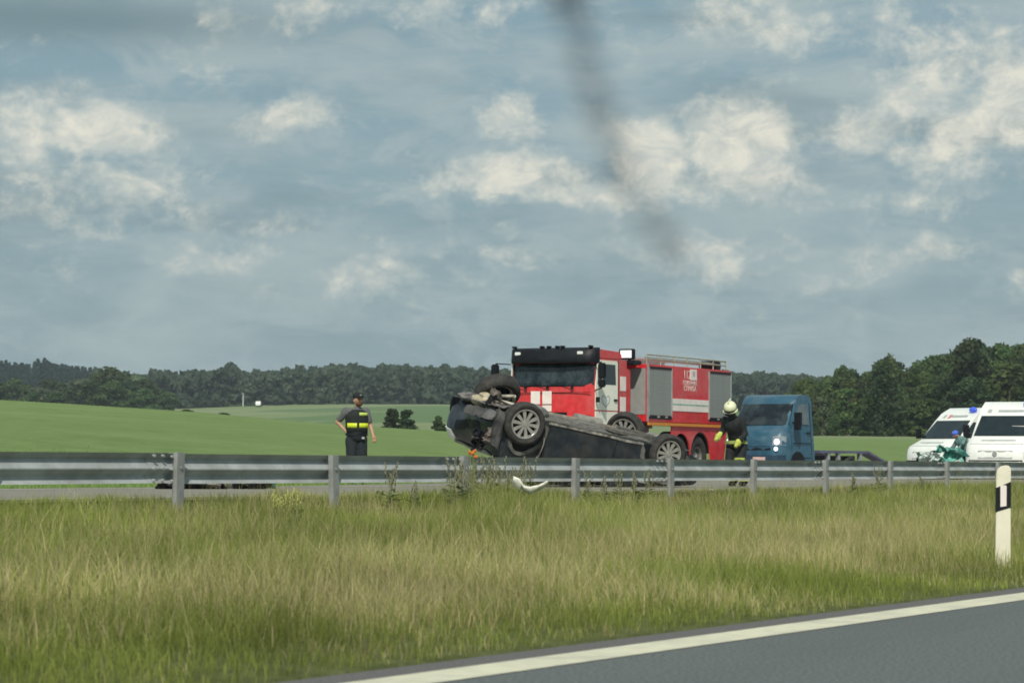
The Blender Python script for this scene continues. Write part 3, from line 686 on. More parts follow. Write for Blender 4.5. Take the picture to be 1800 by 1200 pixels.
for sg in (-1, 1):
    for (nm, pl) in (('front_door_window', [(.84, 1.17), (.16, 1.57), (-.42, 1.60), (-.42, 1.17)]), ('rear_door_window', [(-.50, 1.17), (-.50, 1.60), (-1.28, 1.59), (-1.34, 1.17)]), ('quarter_window', [(-1.44, 1.18), (-1.40, 1.57), (-1.66, 1.54), (-1.95, 1.20)])):
        side(nm, pl, Pk, sg, BGL, car, off=.012, thick=.015, warp=CR2, sub=3)
    for (nm, pl) in (('front_door', [(.95, .33), (1.0, 1.10), (-.44, 1.12), (-.44, .33)]), ('rear_door', [(-.47, .33), (-.47, 1.12), (-1.42, 1.12), (-1.30, .8), (-1.06, .55), (-1.0, .33)])):
        d_ = side(nm, pl, HWc, sg, DBL, car, off=.014, thick=.02, warp=CR, sub=3)
        side('door_handle', [(min(p[0] for p in pl)+.12, .93), (min(p[0] for p in pl)+.12, .97), (min(p[0] for p in pl)+.34, .97), (min(p[0] for p in pl)+.34, .93)], HWc, sg, ALU, d_, off=.04, thick=.03, warp=CR)
    side('sill_trim', [(1.0, .27), (1.0, .31), (-1.0, .31), (-1.0, .27)], HWc, sg, mat('scraped_sill', (.32, .31, .28), .5, metal=.3, var=.6, scale=12), car, off=.03, thick=.03, warp=CR2, sub=4)
    for cx in (1.5, -1.5):
        ar = [(cx+.46*math.cos(a), .40+.46*math.sin(a)) for a in [R(x) for x in range(-15, 196, 15)]]
        side('wheel_arch', ar, HWc, sg, BLK, car, off=.006, thick=.03)
        ol = [(cx+.52*math.cos(a), .40+.52*math.sin(a)) for a in [R(x) for x in range(-10, 191, 12)]] + [(cx+.455*math.cos(a), .40+.455*math.sin(a)) for a in [R(x) for x in range(190, -11, -12)]]
        side('arch_flare', ol, HWc, sg, mat('dusty_arch_trim', (.11,.11,.10), .8, var=.4), car, off=.045, thick=.05, warp=CR)
    side('side_mirror', [(.74, 1.06), (.74, 1.24), (.58, 1.24), (.52, 1.06)], HWc+.08, sg, DBL, car, off=.1, thick=.2, warp=CR2) if sg > 0 else None
# nose
patch('bumper', Pc, (2.275, .44), (2.275, .80), -.93, .93, DBL, car, off=.035, nu=6, nv=14, thick=.06, warp=CR)
patch('grille', Pc, (2.30, .56), (2.285, .76), -.5, .5, BLK, car, off=.055, nu=5, nv=10, warp=CR)
patch('hood', Pc, (1.12, 1.135), (2.02, 1.01), -.86, .86, DBL, car, off=.02, nu=8, nv=10, warp=CR)
for v0, v1 in ((.66, .97),):
    patch('headlight', Pc, (2.28, .78), (2.14, .94), v0, v1, LMP, car, off=.05, nu=3, nv=6, thick=.05, warp=CR)
patch('hanging_bumper_skin', Pc, (2.20, .33), (2.26, .50), -.95, .1, mat('scuffed_plastic', (.04, .045, .052), .6, var=.6, scale=5, dirt_or_reflection=(.15,.14,.13), dirt_or_reflection_amt=.6), car, off=.12, nu=5, nv=12, warp=crush(.11))
o = MB().grid(lambda a, b: (1.98+.22*a, -.95-.04*math.sin(a*5), .30+.62*b-.1*a), 6, 6).build('torn_fender', mat('torn_grey_edge', (.05,.05,.052), .6, var=.5, scale=6), car, warp=crush(.07), solid=.012)
MB().grid(lambda a, b: (1.02+.07*b+.05*a, -.95-.07*a, .55+.62*b), 3, 6).build('bent_fender_edge', mat('scuffed_grey_metal', (.24,.225,.21), .5, var=.5, scale=6), car, warp=crush(.07), solid=.015)
# underside
def und(name, mb, m=UND, **kw): return mb.build(name, m, car, **kw)
mb = MB(); mb.grid(lambda a, b: (2.15-4.25*a, -.84+1.68*b, .25 + .035*math.sin(a*31)*math.sin(b*9) - .03*(abs(b-.5) < .12)), 40, 16); und('floor_pan', mb, warp=CR2, solid=.02)
und('exhaust_pipe', MB().path([(1.2, .15, .20), (.3, .12, .18), (-.6, .2, .18), (-1.1, .35, .2), (-1.5, .62, .26), (-2.25, .6, .25)], .035), mat('rusty_pipe', (.26,.22,.17), .7, var=.4, scale=9), smooth=True)
und('muffler', MB().tube((-.2, .22, .17), (-.75, .22, .17), .10, n=14), mat('grey_muffler', (.30,.29,.26), .6, metal=.3, var=.3), smooth=True)
und('rear_muffler', MB().tube((-1.95, -.3, .24), (-1.95, .4, .24), .11, n=14), mat('rear_muffler_grey', (.28,.27,.25), .6, metal=.3, var=.3), smooth=True)
und('drive_shaft', MB().tube((1.0, 0, .2), (-1.35, 0, .22), .035), STL, smooth=True)
und('fuel_tank', MB().box((-.95, -.30, .22), (.65, .5, .09)), UND, bevel=.04)
und('gearbox', MB().ball((.85, 0, .2), (.38, .2, .15)), mat('dull_casting', (.24,.23,.21), .6, metal=.4, var=.4, scale=12), smooth=True)
for xx in (1.5, -1.5):
    und('subframe', MB().box((xx+.15, 0, .2), (.10, 1.15, .09)).box((xx-.22, 0, .2), (.10, 1.1, .09)).box((xx, .45, .2), (.45, .08, .08)).box((xx, -.45, .2), (.45, .08, .08)), bevel=.015)
    for sg in (-1, 1):
        und('suspension_arm', MB().tube((xx+.12, sg*.42, .22), (xx, sg*.74, .30), .035).tube((xx-.2, sg*.42, .22), (xx, sg*.74, .30), .035).tube((xx-.1, sg*.5, .3), (xx-.08, sg*.6, .62), .04), mat('arm_grey', (.27,.255,.23), .6, var=.3, scale=9), smooth=True)
MBt = MB()
for (x, y, z, a, b, c) in ((1.93, -.15, .20, .15, .2, .09), (1.80, .12, .18, .15, .16, .10), (1.7, -.45, .15, .14, .14, .08), (2.1, -.05, .2, .12, .2, .08), (1.72, .32, .15, .16, .12, .12)):
    MBt.ball((x, y, z), (a, b, c), 9, 6)
und('engine_casting', MBt, TAN, warp=crush(.07))
und('broken_brace', MB().tube((1.9, -.1, .12), (1.35, -.55, .12), .03).tube((1.7, .1, .1), (1.45, -.35, -.02), .028).tube((1.45, -.35, -.02), (1.3, -.1, .08), .03), mat('bare_brace', (.40,.37,.30), .6, var=.3))
und('torn_undertray', MB().grid(lambda a, b: (2.25-.5*a, -.85+1.5*b, .20-.08*a), 8, 14), mat('torn_tray', (.13,.12,.115), .8, var=.6, scale=8), warp=crush(.06), solid=.015)
und('hose', MB().path([(2.1, -.6, .2), (2.0, -.5, .05), (1.8, -.5, .1), (1.6, -.7, .15)], .02), BLK)
# wheels
wheel(car, (1.5, -.84, .37), .375, .26, .255, out=-1, M=Matrix.Translation((1.5, -.97, .37)) @ Matrix.Rotation(.12, 4, 'Z'))
wheel(car, (-1.52, -.94, .37), .355, .25, .245, out=-1)
pr_ = Vector((200/F*48.2, 48.2, zat(1100, 758, 48.2)))
wheel(car, None, .365, .25, .245, out=-1, M=MCi @ Matrix.Translation(c2w(pr_)) @ Matrix.Rotation(TH, 4, 'Z') @ Matrix.Rotation(R(-24), 4, 'Z') @ Matrix.Rotation(R(10), 4, 'X'))
# far front wheel, knocked flat on a broken hub
pf = Vector((-25/F*46.4, 46.4, zat(877, 690, 46.4))); Mw = Matrix.Translation(c2w(pf)) @ Matrix.Rotation(TH, 4, 'Z') @ Matrix.Rotation(R(-14), 4, 'Y') @ Matrix.Rotation(R(52), 4, 'X')
wheel(car, None, .41, .27, .26, out=1, M=MCi @ Mw)
und('broken_hub', MB().tube((1.5, .45, .25), MCi @ c2w(pf), .05).tube((1.3, .55, .2), MCi @ c2w(pf), .035), BLK)
und('airbag', MB().ball((-.1, -.72, 1.30), (.32, .10, .16)), mat('grey_airbag', (.10, .12, .13), .8), warp=crush(.06), smooth=True)

# ------------------------------------------------------------------ people
def skin_mesh(name, pts, edges, m, parent, root=0, sub=2, vox=.0085):
    """one continuous surface round tapered limbs, fused by a voxel remesh"""
    mb = MB()
    for p in pts: mb.ball(p[:3], (p[3],)*3, 14, 10)
    for a, b in edges: mb.tube(pts[a][:3], pts[b][:3], pts[a][3], pts[b][3], 16)
    me = bpy.data.meshes.new(name); me.from_pydata(mb.v, [], mb.f)
    o = bpy.data.objects.new(name, me); S.collection.objects.link(o)
    md = o.modifiers.new('fuse', 'REMESH'); md.mode = 'VOXEL'; md.voxel_size = vox
    sb = o.modifiers.new('soft', 'SMOOTH'); sb.iterations = 3; sb.factor = .5
    dg = bpy.context.evaluated_depsgraph_get(); nm = bpy.data.meshes.new_from_object(o.evaluated_get(dg))
    bpy.data.objects.remove(o); nm.name = name; nm.materials.clear(); nm.materials.append(m); nm.shade_smooth()
    if vox > .01:                                   # folds in the cloth
        for v in nm.vertices: v.co += mnoise.noise_vector(Vector((v.co.x*9, v.co.y*9, v.co.z*6)))*.013
    o = bpy.data.objects.new(name, nm); S.collection.objects.link(o); o.parent = parent
    return o
def person(M, label, J, legm, torsom, skinm, armm=None, glove=None, bulk=1.0, sleeve=.5, group=None):
    """J: dict of joints in the person's frame (x forward, y left)"""
    e = empty('person', M); tag(e, label, 'person', group)
    V_ = {k: Vector(v) for k, v in J.items() if isinstance(v, tuple)}
    pts, ed = [], []; ix = {}
    def add(nm, v, r, to=None):
        ix[nm] = len(pts); pts.append((*v, r))
        if to: ed.append((ix[to], ix[nm]))
    b = bulk
    add('pelvis', V_['pelvis'], .12)
    add('waist', V_['pelvis'].lerp(V_['chest'], .45), .11, 'pelvis'); add('chest', V_['chest'], .12, 'waist')
    add('neckb', V_['neck'], .06, 'chest'); up_ = (V_['head']-V_['neck']).normalized()
    add('neck', V_['neck']+up_*.06, .055, 'neckb'); add('jaw', V_['head']-up_*.05, .068, 'neck'); add('head', V_['head']+up_*.03, .088, 'jaw'); add('crown', V_['head']+up_*.10, .06, 'head')
    for s in 'LR':
        sh, el, ha = V_['sh'+s], V_['el'+s], V_['ha'+s]
        add('sh'+s, sh, .052, 'chest'); add('el'+s, el, .041, 'sh'+s)
        wr = el.lerp(ha, .86); add('wr'+s, wr, .028, 'el'+s); add('pm'+s, ha + (ha-el).normalized()*.05, .036, 'wr'+s)
        d = (ha-el).normalized(); sd_ = d.cross(Vector((1, 0, 0))).normalized(); bn = d.cross(sd_)
        for q in range(4):
            a0 = ha + d*.07 + sd_*(-.03+.02*q); a1 = a0 + d*(.045-.006*abs(q-1.5)) + bn*.012; a2 = a1 + d*.02 + bn*.028
            add(f'f{s}{q}a', a0, .010, 'pm'+s); add(f'f{s}{q}b', a1, .009, f'f{s}{q}a'); add(f'f{s}{q}c', a2, .008, f'f{s}{q}b')
        add(f't{s}a', ha + sd_*-.045 + d*.03, .011, 'pm'+s); add(f't{s}b', ha + sd_*-.055 + d*.07 + bn*.02, .009, f't{s}a')
        hp, kn, an = V_['hip'+s], V_['kn'+s], V_['an'+s]
        add('hip'+s, hp, .09, 'pelvis'); add('kn'+s, kn, .06, 'hip'+s); add('an'+s, an, .042, 'kn'+s)
        add('toe'+s, an + Vector((.13, 0, -.03)), .034, 'an'+s)
    body = skin_mesh('body', pts, ed, skinm, e)
    def part(nm, lst, m, sub=2):
        p_, e_ = [], []; jx = {}
        for (k, v, r, to) in lst:
            jx[k] = len(p_); p_.append((*v, r*b))
            if to: e_.append((jx[to], jx[k]))
        return skin_mesh(nm, p_, e_, m, e, sub=sub, vox=.012)
    L = [('p', V_['pelvis']+Vector((0,0,.07)), (.165,.135), None), ('q', V_['pelvis'], (.175,.145), 'p')]
    L = [(k, v, r if not isinstance(r, tuple) else r[0], t_) for k, v, r, t_ in L]
    for s in 'LR':
        hp, kn, an = V_['hip'+s], V_['kn'+s], V_['an'+s]
        L += [('h'+s, hp.lerp(kn, .15), .112, 'q'), ('k'+s, kn, .085, 'h'+s), ('a'+s, an+Vector((0,0,.02)), .075, 'k'+s)]
    tr = part('trousers', L, legm)
    ch = V_['chest']; nk = V_['neck']
    L = [('w', V_['pelvis'].lerp(ch, .12), .155, None), ('m', V_['pelvis'].lerp(ch, .55), .15, 'w'), ('c', ch, .165, 'm'), ('n', nk, .075, 'c')]
    for s in 'LR':
        sh, el, ha = V_['sh'+s], V_['el'+s], V_['ha'+s]
        L += [('s'+s, sh, .069, 'c')]
        if sleeve <= .6: L += [('e'+s, sh.lerp(el, .72), .058, 's'+s)]
        else: L += [('e'+s, el, .060, 's'+s), ('v'+s, el.lerp(ha, .88), .052, 'e'+s)]
    if sleeve <= .6: L = [(k, v, r/b if k in 'wmcn' else r, t_) for k, v, r, t_ in L]
    ja = part('jacket' if sleeve > .6 else 'shirt', L, torsom)
    for s in 'LR':
        an = V_['an'+s]
        MB().ball((an.x+.07, an.y, an.z-.035), (.15, .055, .06)).ball((an.x, an.y, an.z+.05), (.065, .06, .10)).build('boot', BLK, e, smooth=True)
        if glove:
            ha = V_['ha'+s]; d = (ha-V_['el'+s]).normalized(); c = ha+d*.03
            MB().ball(c, (.062, .058, .075)).tube(ha-d*.09, ha, .055, .05).tube(c+d*.03, c+d*.11+Vector((.02,0,0)), .045, .025).build('glove', glove, e, smooth=True)
    # face
    hc = V_['head']; f_ = Vector((1, 0, 0)); hr = J.get('face', 0.0)
    rot = Matrix.Rotation(hr, 4, 'Z'); tilt = J.get('bow', 0.0)
    fc = Matrix.Translation(hc) @ rot @ Matrix.Rotation(tilt, 4, 'Y')
    fh = empty('face', fc, e)
    MB().ball((.098, 0, 0), (.02, .013, .028)).build('nose', skinm, fh, smooth=True)
    for s in (1, -1):
        MB().ball((.082, s*.033, .03), (.012, .014, .008)).build('eye', BLK, fh, smooth=True)
        MB().ball((0, s*.090, .0), (.02, .012, .032)).build('ear', skinm, fh, smooth=True)
    MB().ball((.088, 0, -.045), (.01, .025, .006)).build('mouth', mat('lips', (.3,.12,.1), .6), fh, smooth=True)
    return e, V_, fh
# man in cap
Z_ = 51.0; k_ = Z_/F
mx, my = at(628, Z_); hd = dirw(.22, -1)
J = dict(pelvis=(0, 0, .97), chest=(.01, 0, 1.31), neck=(.01, .01, 1.48), head=(.05, .02, 1.62),
         shL=(.0, .18, 1.43), elL=(-.02, .27, 1.16), haL=(.10, .31, .95), shR=(0, -.20, 1.43), elR=(-.10, -.37, 1.21), haR=(.02, -.20, 1.02),
         hipL=(0, .09, .93), knL=(.03, .11, .50), anL=(-.01, .12, .08), hipR=(0, -.09, .93), knR=(.04, -.11, .50), anR=(.02, -.12, .08), face=.35)
man, V_, fh = person(frame(mx, my, gz(mx, my)+.0, hd), 'person in black cap and vest with yellow bands, hand on hip, left of the car', J, NVY, GSH, SKN, bulk=1.12)
mb = MB()
def ringv(z0, z1, ax, ay, cx=0, cy=0, th=.012, a0=0, a1=360):
    m_ = MB(); n = 24
    m_.grid(lambda u, v: (cx+(ax+th*0)*math.cos(R(a0+(a1-a0)*u)), cy+ay*math.sin(R(a0+(a1-a0)*u)), z0+(z1-z0)*v), n, 2); return m_
vest = MB()
vest.lathe([(.98, .182), (1.10, .186), (1.2, .186), (1.31, .198), (1.40, .175), (1.45, .12)], 24, 'z').build('vest', TUR, man, smooth=True, solid=.01, M=Matrix.Diagonal((.98, 1.16, 1, 1)))
for (z0, z1, a0, a1) in ((1.10, 1.19, -62, -6), (1.10, 1.19, 6, 75)):
    ringv(z0, z1, .186, .222, a0=a0, a1=a1).build('waist_band', HIV, man, smooth=True, solid=.012)
ringv(1.335, 1.395, .198, .236, a0=5, a1=52).build('chest_band', mat('pale_yellow_band', (.55, .68, .15), .5), man, smooth=True, solid=.012)
MB().lathe([(1.0, .188), (.945, .19)], 24, 'z').build('belt', BLK, man, solid=.015, M=Matrix.Diagonal((1.0, 1.12, 1, 1)))
MB().box((.19, .10, .90), (.03, .06, .05)).build('holster_badge', GRY, man, bevel=.01)
MB().box((.15, -.12, .52), (.02, .06, .06)).build('knee_patch', GRY, man, bevel=.008)
cp = MB(); cp.ball((-.008, 0, .095), (.118, .106, .082)).box((.11, 0, .065), (.11, .15, .018)); cp.build('cap', CAPM, fh, smooth=True)
MB().box((.098, 0, .11), (.012, .04, .04)).build('cap_badge', ALU, fh)
MB().ball((.035, 0, -.055), (.068, .07, .05)).build('beard', BRD, fh, smooth=True)
# fireman
Z_ = 49.5; mx, my = at(1297, Z_); hd = dirw(-.45, -.9)
J = dict(pelvis=(0, 0, .86), chest=(.20, 0, 1.17), neck=(.27, 0, 1.33), head=(.36, 0, 1.42),
         shL=(.2, .17, 1.25), elL=(.18, .22, .99), haL=(.32, .16, .84), shR=(.2, -.17, 1.25), elR=(.14, -.24, 1.04), haR=(.30, -.26, .94),
         hipL=(0, .10, .82), knL=(.22, .13, .46), anL=(.02, .14, .08), hipR=(0, -.10, .82), knR=(.10, -.12, .45), anR=(-.14, -.13, .08), face=0.1, bow=.45)
fm, V_, fh = person(frame(mx, my, ZF, hd), 'person in black fire suit, pale helmet and lime gloves, stooping beside the blue truck', J, TUR, TUR, SKN, glove=GLV, bulk=1.02, sleeve=1)
hm = MB(); hm.ball((-.01, 0, .07), (.14, .12, .115), 18, 12); hm.lathe([(.02, .125), (.0, .14), (.005, .143)], 20, 'z'); hm.build('helmet', HEL, fh, smooth=True)
MB().box((-.01, 0, .20), (.2, .02, .03)).build('helmet_comb', HEL, fh, bevel=.008)
MB().grid(lambda a, b: (.135*math.cos(R(-60+120*a)), .125*math.sin(R(-60+120*a)), .04-.09*b), 10, 2).build('visor', BGL, fh, solid=.004)
for s in (1, -1):
    kx = .22 if s > 0 else .10
    MB().lathe([(.0, .098), (.10, .094)], 18, 'z').build('knee_band', mat('dull_lime_band', (.40,.48,.08), .6), fm, solid=.01, M=Matrix.Translation((kx-.03 if s > 0 else -.01, s*.12, .44 if s > 0 else .30)))
    MB().lathe([(.0, .105), (.11, .095)], 18, 'z').build('cuff_band', mat('dusty_lime_band', (.50,.52,.16), .6), fm, solid=.01, M=Matrix.Translation((.02 if s > 0 else -.14, s*.137, .10)))
ringv(.80, .86, .2, .23, cx=.03, a0=-80, a1=80).build('jacket_hem_band', mat('grey_lime_band', (.28,.33,.10), .6), fm, solid=.008)
MB().tube((-.12, .0, .95), (.02, .0, 1.30), .085, n=16).build('air_bottle', BLK, fm, smooth=True)

# ------------------------------------------------------------------ van fronts
vanp = [(-.06, .30), (0, .42), (0, .74), (-.06, .98), (-.16, 1.10), (-.78, 1.34), (-1.56, 2.02), (-1.88, 2.28), (-2.3, 2.48), (-5.5, 2.55), (-5.72, 2.42), (-5.8, 1.4), (-5.8, .36), (-5.6, .30)]
def van_common(e, P, hw, wheels, pm_=WHT, steel=STL):
    for wx in wheels:
        for s in (1, -1):
            wheel(e, (wx, s*(hw-.14), .34), .34, .22, .20, 'steel', out=s)
            ar = [(wx+.43*math.cos(a), .36+.43*math.sin(a)) for a in [R(x) for x in range(0, 181, 15)]]
            side('wheel_arch', ar, hw, s, BLK, e, off=.01, thick=.03)
def ambulance(M, label, hk=1.0, crashed=False, xoff=0):
    e = empty('ambulance', M); tag(e, label, 'ambulance', 'ambulances parked behind the flatbed truck')
    P, o = shell('body', vanp, 1.0, WHT, e, bulge=.10, tumble=.07, corner=.16, fx=0, bl=1.7)
    patch('windshield', P, (-.80, 1.365), (-1.55, 2.01), -.93, .93, GLS, e, off=.012, nu=3, nv=12, v0t=-.88, v1t=.88)
    patch('hood_seam', P, (-.16, 1.105), (-.18, 1.112), -.85, .85, GRY, e, off=.006, nu=1, nv=10)
    gl = patch('grille', P, (.0, .64), (-.045, .90), -.55, .55, GRY, e, off=.006, nu=1, nv=8)
    patch('bumper_slot', P, (0, .56), (0, .60), -.86, .86, BLK, e, off=.014, nu=1, nv=12)
    patch('bumper', P, (0, .40), (0, .54), -.97, .97, WHT, e, off=.05, nu=1, nv=14, thick=.05)
    patch('lower_intake', P, (-.05, .31), (-.01, .39), -.8, .8, BLK, e, off=.03, nu=1, nv=10)
    MB().tube((.015, 0, .80), (.035, 0, .80), .075, n=20).build('badge', ALU, e, smooth=True)
    patch('headlight', P, (-.03, .82), (-.30, 1.14), .72, .97, LMP, e, off=.012, nu=3, nv=5)
    patch('headlight', P, (-.03, .82), (-.30, 1.14), -.97, -.72, LMP, e, off=.012, nu=3, nv=5)
    patch('side_stripe_end', P, (0, .66), (-.03, .84), .90, .995, TEA, e, off=.02, nu=2, nv=3)
    patch('hood_lettering', P, (-.42, 1.20), (-.50, 1.235), -.55, .55, GRY, e, off=.010, nu=1, nv=8)
    pq = patch('roof_lettering', P, (-1.80, 2.205), (-1.70, 2.125), -.35, .55, GRY, e, off=.010, nu=1, nv=8)
    patch('roof_emblem', P, (-1.82, 2.22), (-1.68, 2.11), -.72, -.58, GRY, e, off=.010, nu=1, nv=3)
    MB().ball((-1.9, .62, 2.40), (.10, .18, .10)).build('blue_beacon', BLT, e, smooth=True)
    for s in (1, -1):
        side('front_side_window', [(-.98, 1.40), (-1.58, 1.95), (-2.35, 1.97), (-2.35, 1.38)], P, s, GLS, e, off=.010)
        side('door_seam', [(-2.42, .45), (-2.42, 2.1), (-2.44, 2.1), (-2.44, .45)], P, s, GRY, e, off=.004)
        side('green_stripe', [(-.9, .78), (-.75, .98), (-5.7, .98), (-5.7, .78)], P, s, TEA, e, off=.008)
        side('front_door_handle', [(-2.15, 1.12), (-2.15, 1.17), (-2.33, 1.17), (-2.33, 1.12)], P, s, BLK, e, off=.03, thick=.03)
        mr = MB().tube((-1.05, s*.96, 1.42), (-1.0, s*1.16, 1.46), .03, n=6); mr.box((-1.0, s*1.18, 1.55), (.10, .18, .34)); mr.build('mirror', BLK, e)
    MB().box((-2.9, 0, .35), (5.2, 1.7, .2)).build('underbody', BLK, e)
    for s in (1, -1): MB().tube((-.86, s*.1-.25, 1.36), (-1.0, s*.25-.5, 1.52), .012, n=6).build('wiper', BLK, e)
    van_common(e, P, 1.0, (-1.0, -4.6))
    return e, P
X_, Y_ = at(1749, 82); hd = dirw(-.42, -.905)
a2, Pa = ambulance(frame(X_, Y_, ZF, hd), 'large white ambulance seen head-on at the right edge with paper lying on its dashboard')
MB().box((-1.16, .18, 1.60), (.02, .42, .12), None).build('dashboard_paper', LTX, a2, M=Matrix.Translation((.0, .30, .03)))
X_, Y_ = at(1622, 92); hd = dirw(-.82, -.60)
a1, Pa = ambulance(frame(X_, Y_, ZF, hd), 'white ambulance half hidden by the nearer ambulance, its sloping windscreen turned to the left')
patch('red_roof_mark', Pa, (-1.82, 2.22), (-1.66, 2.09), -.45, -.30, mat('red_print', (.6, .2, .2), .5), a1, off=.013, nu=1, nv=3)
# medic between the ambulances
X_, Y_ = at(1700, 84.5); hd = dirw(-.9, -.4)
J = dict(pelvis=(0, 0, .90), chest=(.22, 0, 1.20), neck=(.32, 0, 1.32), head=(.42, 0, 1.40),
         shL=(.22, .19, 1.26), elL=(.36, .24, 1.02), haL=(.55, .16, .92), shR=(.22, -.19, 1.26), elR=(.36, -.24, 1.02), haR=(.55, -.16, .92),
         hipL=(0, .09, .86), knL=(.12, .11, .47), anL=(0, .12, .08), hipR=(0, -.09, .86), knR=(.10, -.11, .47), anR=(-.1, -.12, .08), face=0, bow=.4)
md, V_, fh = person(frame(X_, Y_, ZF, hd), 'person in grey-green jacket and blue cap bending down between the two ambulances', J, NVY, mat('grey_green_cloth', (.09, .20, .19), .9, var=.3, dirt_or_reflection=(.4,.42,.4), dirt_or_reflection_amt=.5, dscale=5), SKN, sleeve=1, bulk=1.1)
MB().ball((0, 0, .07), (.12, .11, .09)).build('cap', mat('blue_cap', (.06, .14, .60), .7), fh, smooth=True)
# crumpled teal wreckage in front of the ambulances
X_, Y_ = at(1655, 80)
def crumple(name, w, h, m, parent, M, seed, amp=.22, n=14, d=.5):
    def f(a, b):
        v = Vector((a*3.1+seed, b*2.7, seed*.37)); nn = mnoise.noise_vector(v*1.1)*amp + mnoise.noise_vector(v*2.6)*amp*.6
        return (d*(b-.5)*.6+nn.x*1.2, (a-.5)*w+nn.y, b*h*math.sin(math.pi*min(1, .25+.75*a*(1.6-a)))+nn.z)
    return MB().grid(f, n, n).build(name, m, parent, M=M, solid=.01)
wr = empty('crumpled_panel', frame(X_, Y_, ZF, dirw(0, -1))); tag(wr, 'crumpled teal and white torn body panel piled in front of the two ambulances', 'car wreckage')
crumple('teal_sheet', 1.1, .62, mat('torn_teal', (.05, .33, .27), .35, var=.6, scale=3, dirt_or_reflection=(.45, .62, .56), dirt_or_reflection_amt=.8, dscale=3.5), wr, Matrix.Translation((0, .16, .36)), 1.3)
crumple('pale_sheet', .8, .4, mat('torn_pale', (.55, .66, .62), .4, var=.4, scale=4), wr, Matrix.Translation((.1, -.32, .45)), 4.1, .16)
crumple('white_flap', .4, .26, WHT, wr, Matrix.Translation((.15, .52, .30)), 7.7, .06)
crumple('grey_edge', .5, .4, mat('torn_dark', (.06,.09,.085), .5), wr, Matrix.Translation((-.05, -.55, .4)), 9.2, .14)
MB().box((0, 0, .18), (.7, 1.2, .34)).build('debris_base', BLK, wr, warp=crush(0) if False else (lambda v: v + mnoise.noise_vector(v*3)*.1), sub=2)

TRN = mat('torn_brown_grey', (.15, .13, .115), .75, var=.6, scale=9)
for (x, y, z, w, h, sd, m_) in ((1.98, -.93, .62, .16, .5, 12.1, TRN), (2.10, -.70, .80, .3, .35, 13.3, BLK), (1.95, -.5, .10, .4, .25, 16.4, TRN)):
    crumple('torn_piece', w, h, m_, car, Matrix.Translation((x, y, z)) @ Matrix.Rotation(sd, 4, 'Z') @ Matrix.Rotation(sd*2, 4, 'X'), sd, .10, 8, .2)

# ------------------------------------------------------------------ blue recovery truck
X_, Y_ = at(1320, 74.5); hd = dirw(-.60, -.80)
bt = empty('flatbed_truck', frame(X_, Y_, ZF, hd)); tag(bt, 'blue flatbed recovery truck with lit headlight facing left behind the stooping fireman', 'flatbed truck')
tp = [(-.08, .34), (0, .42), (0, .72), (-.03, 1.0), (-.10, 1.22), (-.22, 1.38), (-.42, 1.52), (-.84, 2.16), (-.92, 2.27), (-1.03, 2.36), (-1.2, 2.41), (-1.45, 2.43), (-1.72, 2.41), (-1.84, 2.33), (-1.88, 2.2), (-1.90, .62), (-1.9, .5), (-.9, .40)]
P, o = shell('cab', tp, 1.0, BLU, bt, bulge=.16, tumble=.09, corner=.26, fx=0, bl=1.3)
patch('windshield', P, (-.43, 1.54), (-.835, 2.15), -.96, .96, WSG, bt, off=.012, nu=2, nv=12)
patch('grille', P, (-.02, .82), (-.07, 1.08), -.62, .62, BLK, bt, off=.01, nu=1, nv=8)
patch('grille_bar', P, (-.035, .93), (-.045, .97), -.6, .6, BLU, bt, off=.03, nu=1, nv=8)
patch('bumper', P, (0, .44), (0, .68), -.97, .97, mat('dark_blue_bumper', (.02,.05,.09), .5), bt, off=.05, nu=1, nv=12, thick=.05)
patch('number_plate', P, (0, .53), (0, .63), .12, .5, mat('pinkish_plate', (.6, .45, .42), .5), bt, off=.07, nu=1, nv=2)
for s in (1, -1):
    a, b_ = (.66, .97) if s > 0 else (-.97, -.66)
    patch('headlight', P, (-.04, .96), (-.12, 1.22), a, b_, mat('headlight_glass', (.22,.26,.29), .15), bt, off=.02, nu=2, nv=4)
    c0 = P(-.06, 1.06, s*.80)
    MB().tube((c0[0]+.02, c0[1], 1.06), (c0[0]+.05, c0[1], 1.06), .085, n=18).build('high_beam', HLT, bt)
    c0 = P(-.0, .84, s*.80)
    MB().tube((c0[0]+.02, c0[1], .86), (c0[0]+.05, c0[1], .86), .06, n=18).build('fog_lamp', HLT, bt)
    side('door_window', [(-.86, 1.58), (-1.14, 2.14), (-1.62, 2.16), (-1.66, 1.56)], P, s, mat('pale_side_glass', (.10, .13, .14), .08), bt, off=.010)
    for zz_ in (1.02, .60): side('side_crease', [(-.72, zz_), (-.72, zz_+.02), (-1.7, zz_+.02), (-1.7, zz_)], P, s, BLK, bt, off=.004)
    MB().tube((-.42, s*.15-.2, 1.53), (-.62, s*.3-.45, 1.82), .012, n=5).build('wiper', BLK, bt)
    side('door_seam', [(-.62, .55), (-.62, 1.52), (-.64, 1.52), (-.64, .55)], P, s, BLK, bt, off=.004)
    side('rear_door_seam', [(-1.74, .55), (-1.74, 2.2), (-1.76, 2.2), (-1.76, .55)], P, s, BLK, bt, off=.004)
    side('handle', [(-1.5, 1.30), (-1.5, 1.35), (-1.68, 1.35), (-1.68, 1.30)], P, s, BLK, bt, off=.03, thick=.03)
    MB().tube((-.75, s*.96, 1.62), (-.62, s*1.18, 1.62), .025, n=6).box((-.62, s*1.2, 1.72), (.10, .20, .36)).box((-.60, s*1.2, 1.47), (.10, .18, .14)).build('mirror', BLK, bt)
van_common(bt, P, 1.0, (-.95,))
for s in (1, -1): wheel(bt, (-4.1, s*.86, .34), .34, .22, .20, 'steel', out=s)
MB().box((-3.6, 0, .62), (3.4, .8, .14)).build('chassis', BLK, bt)
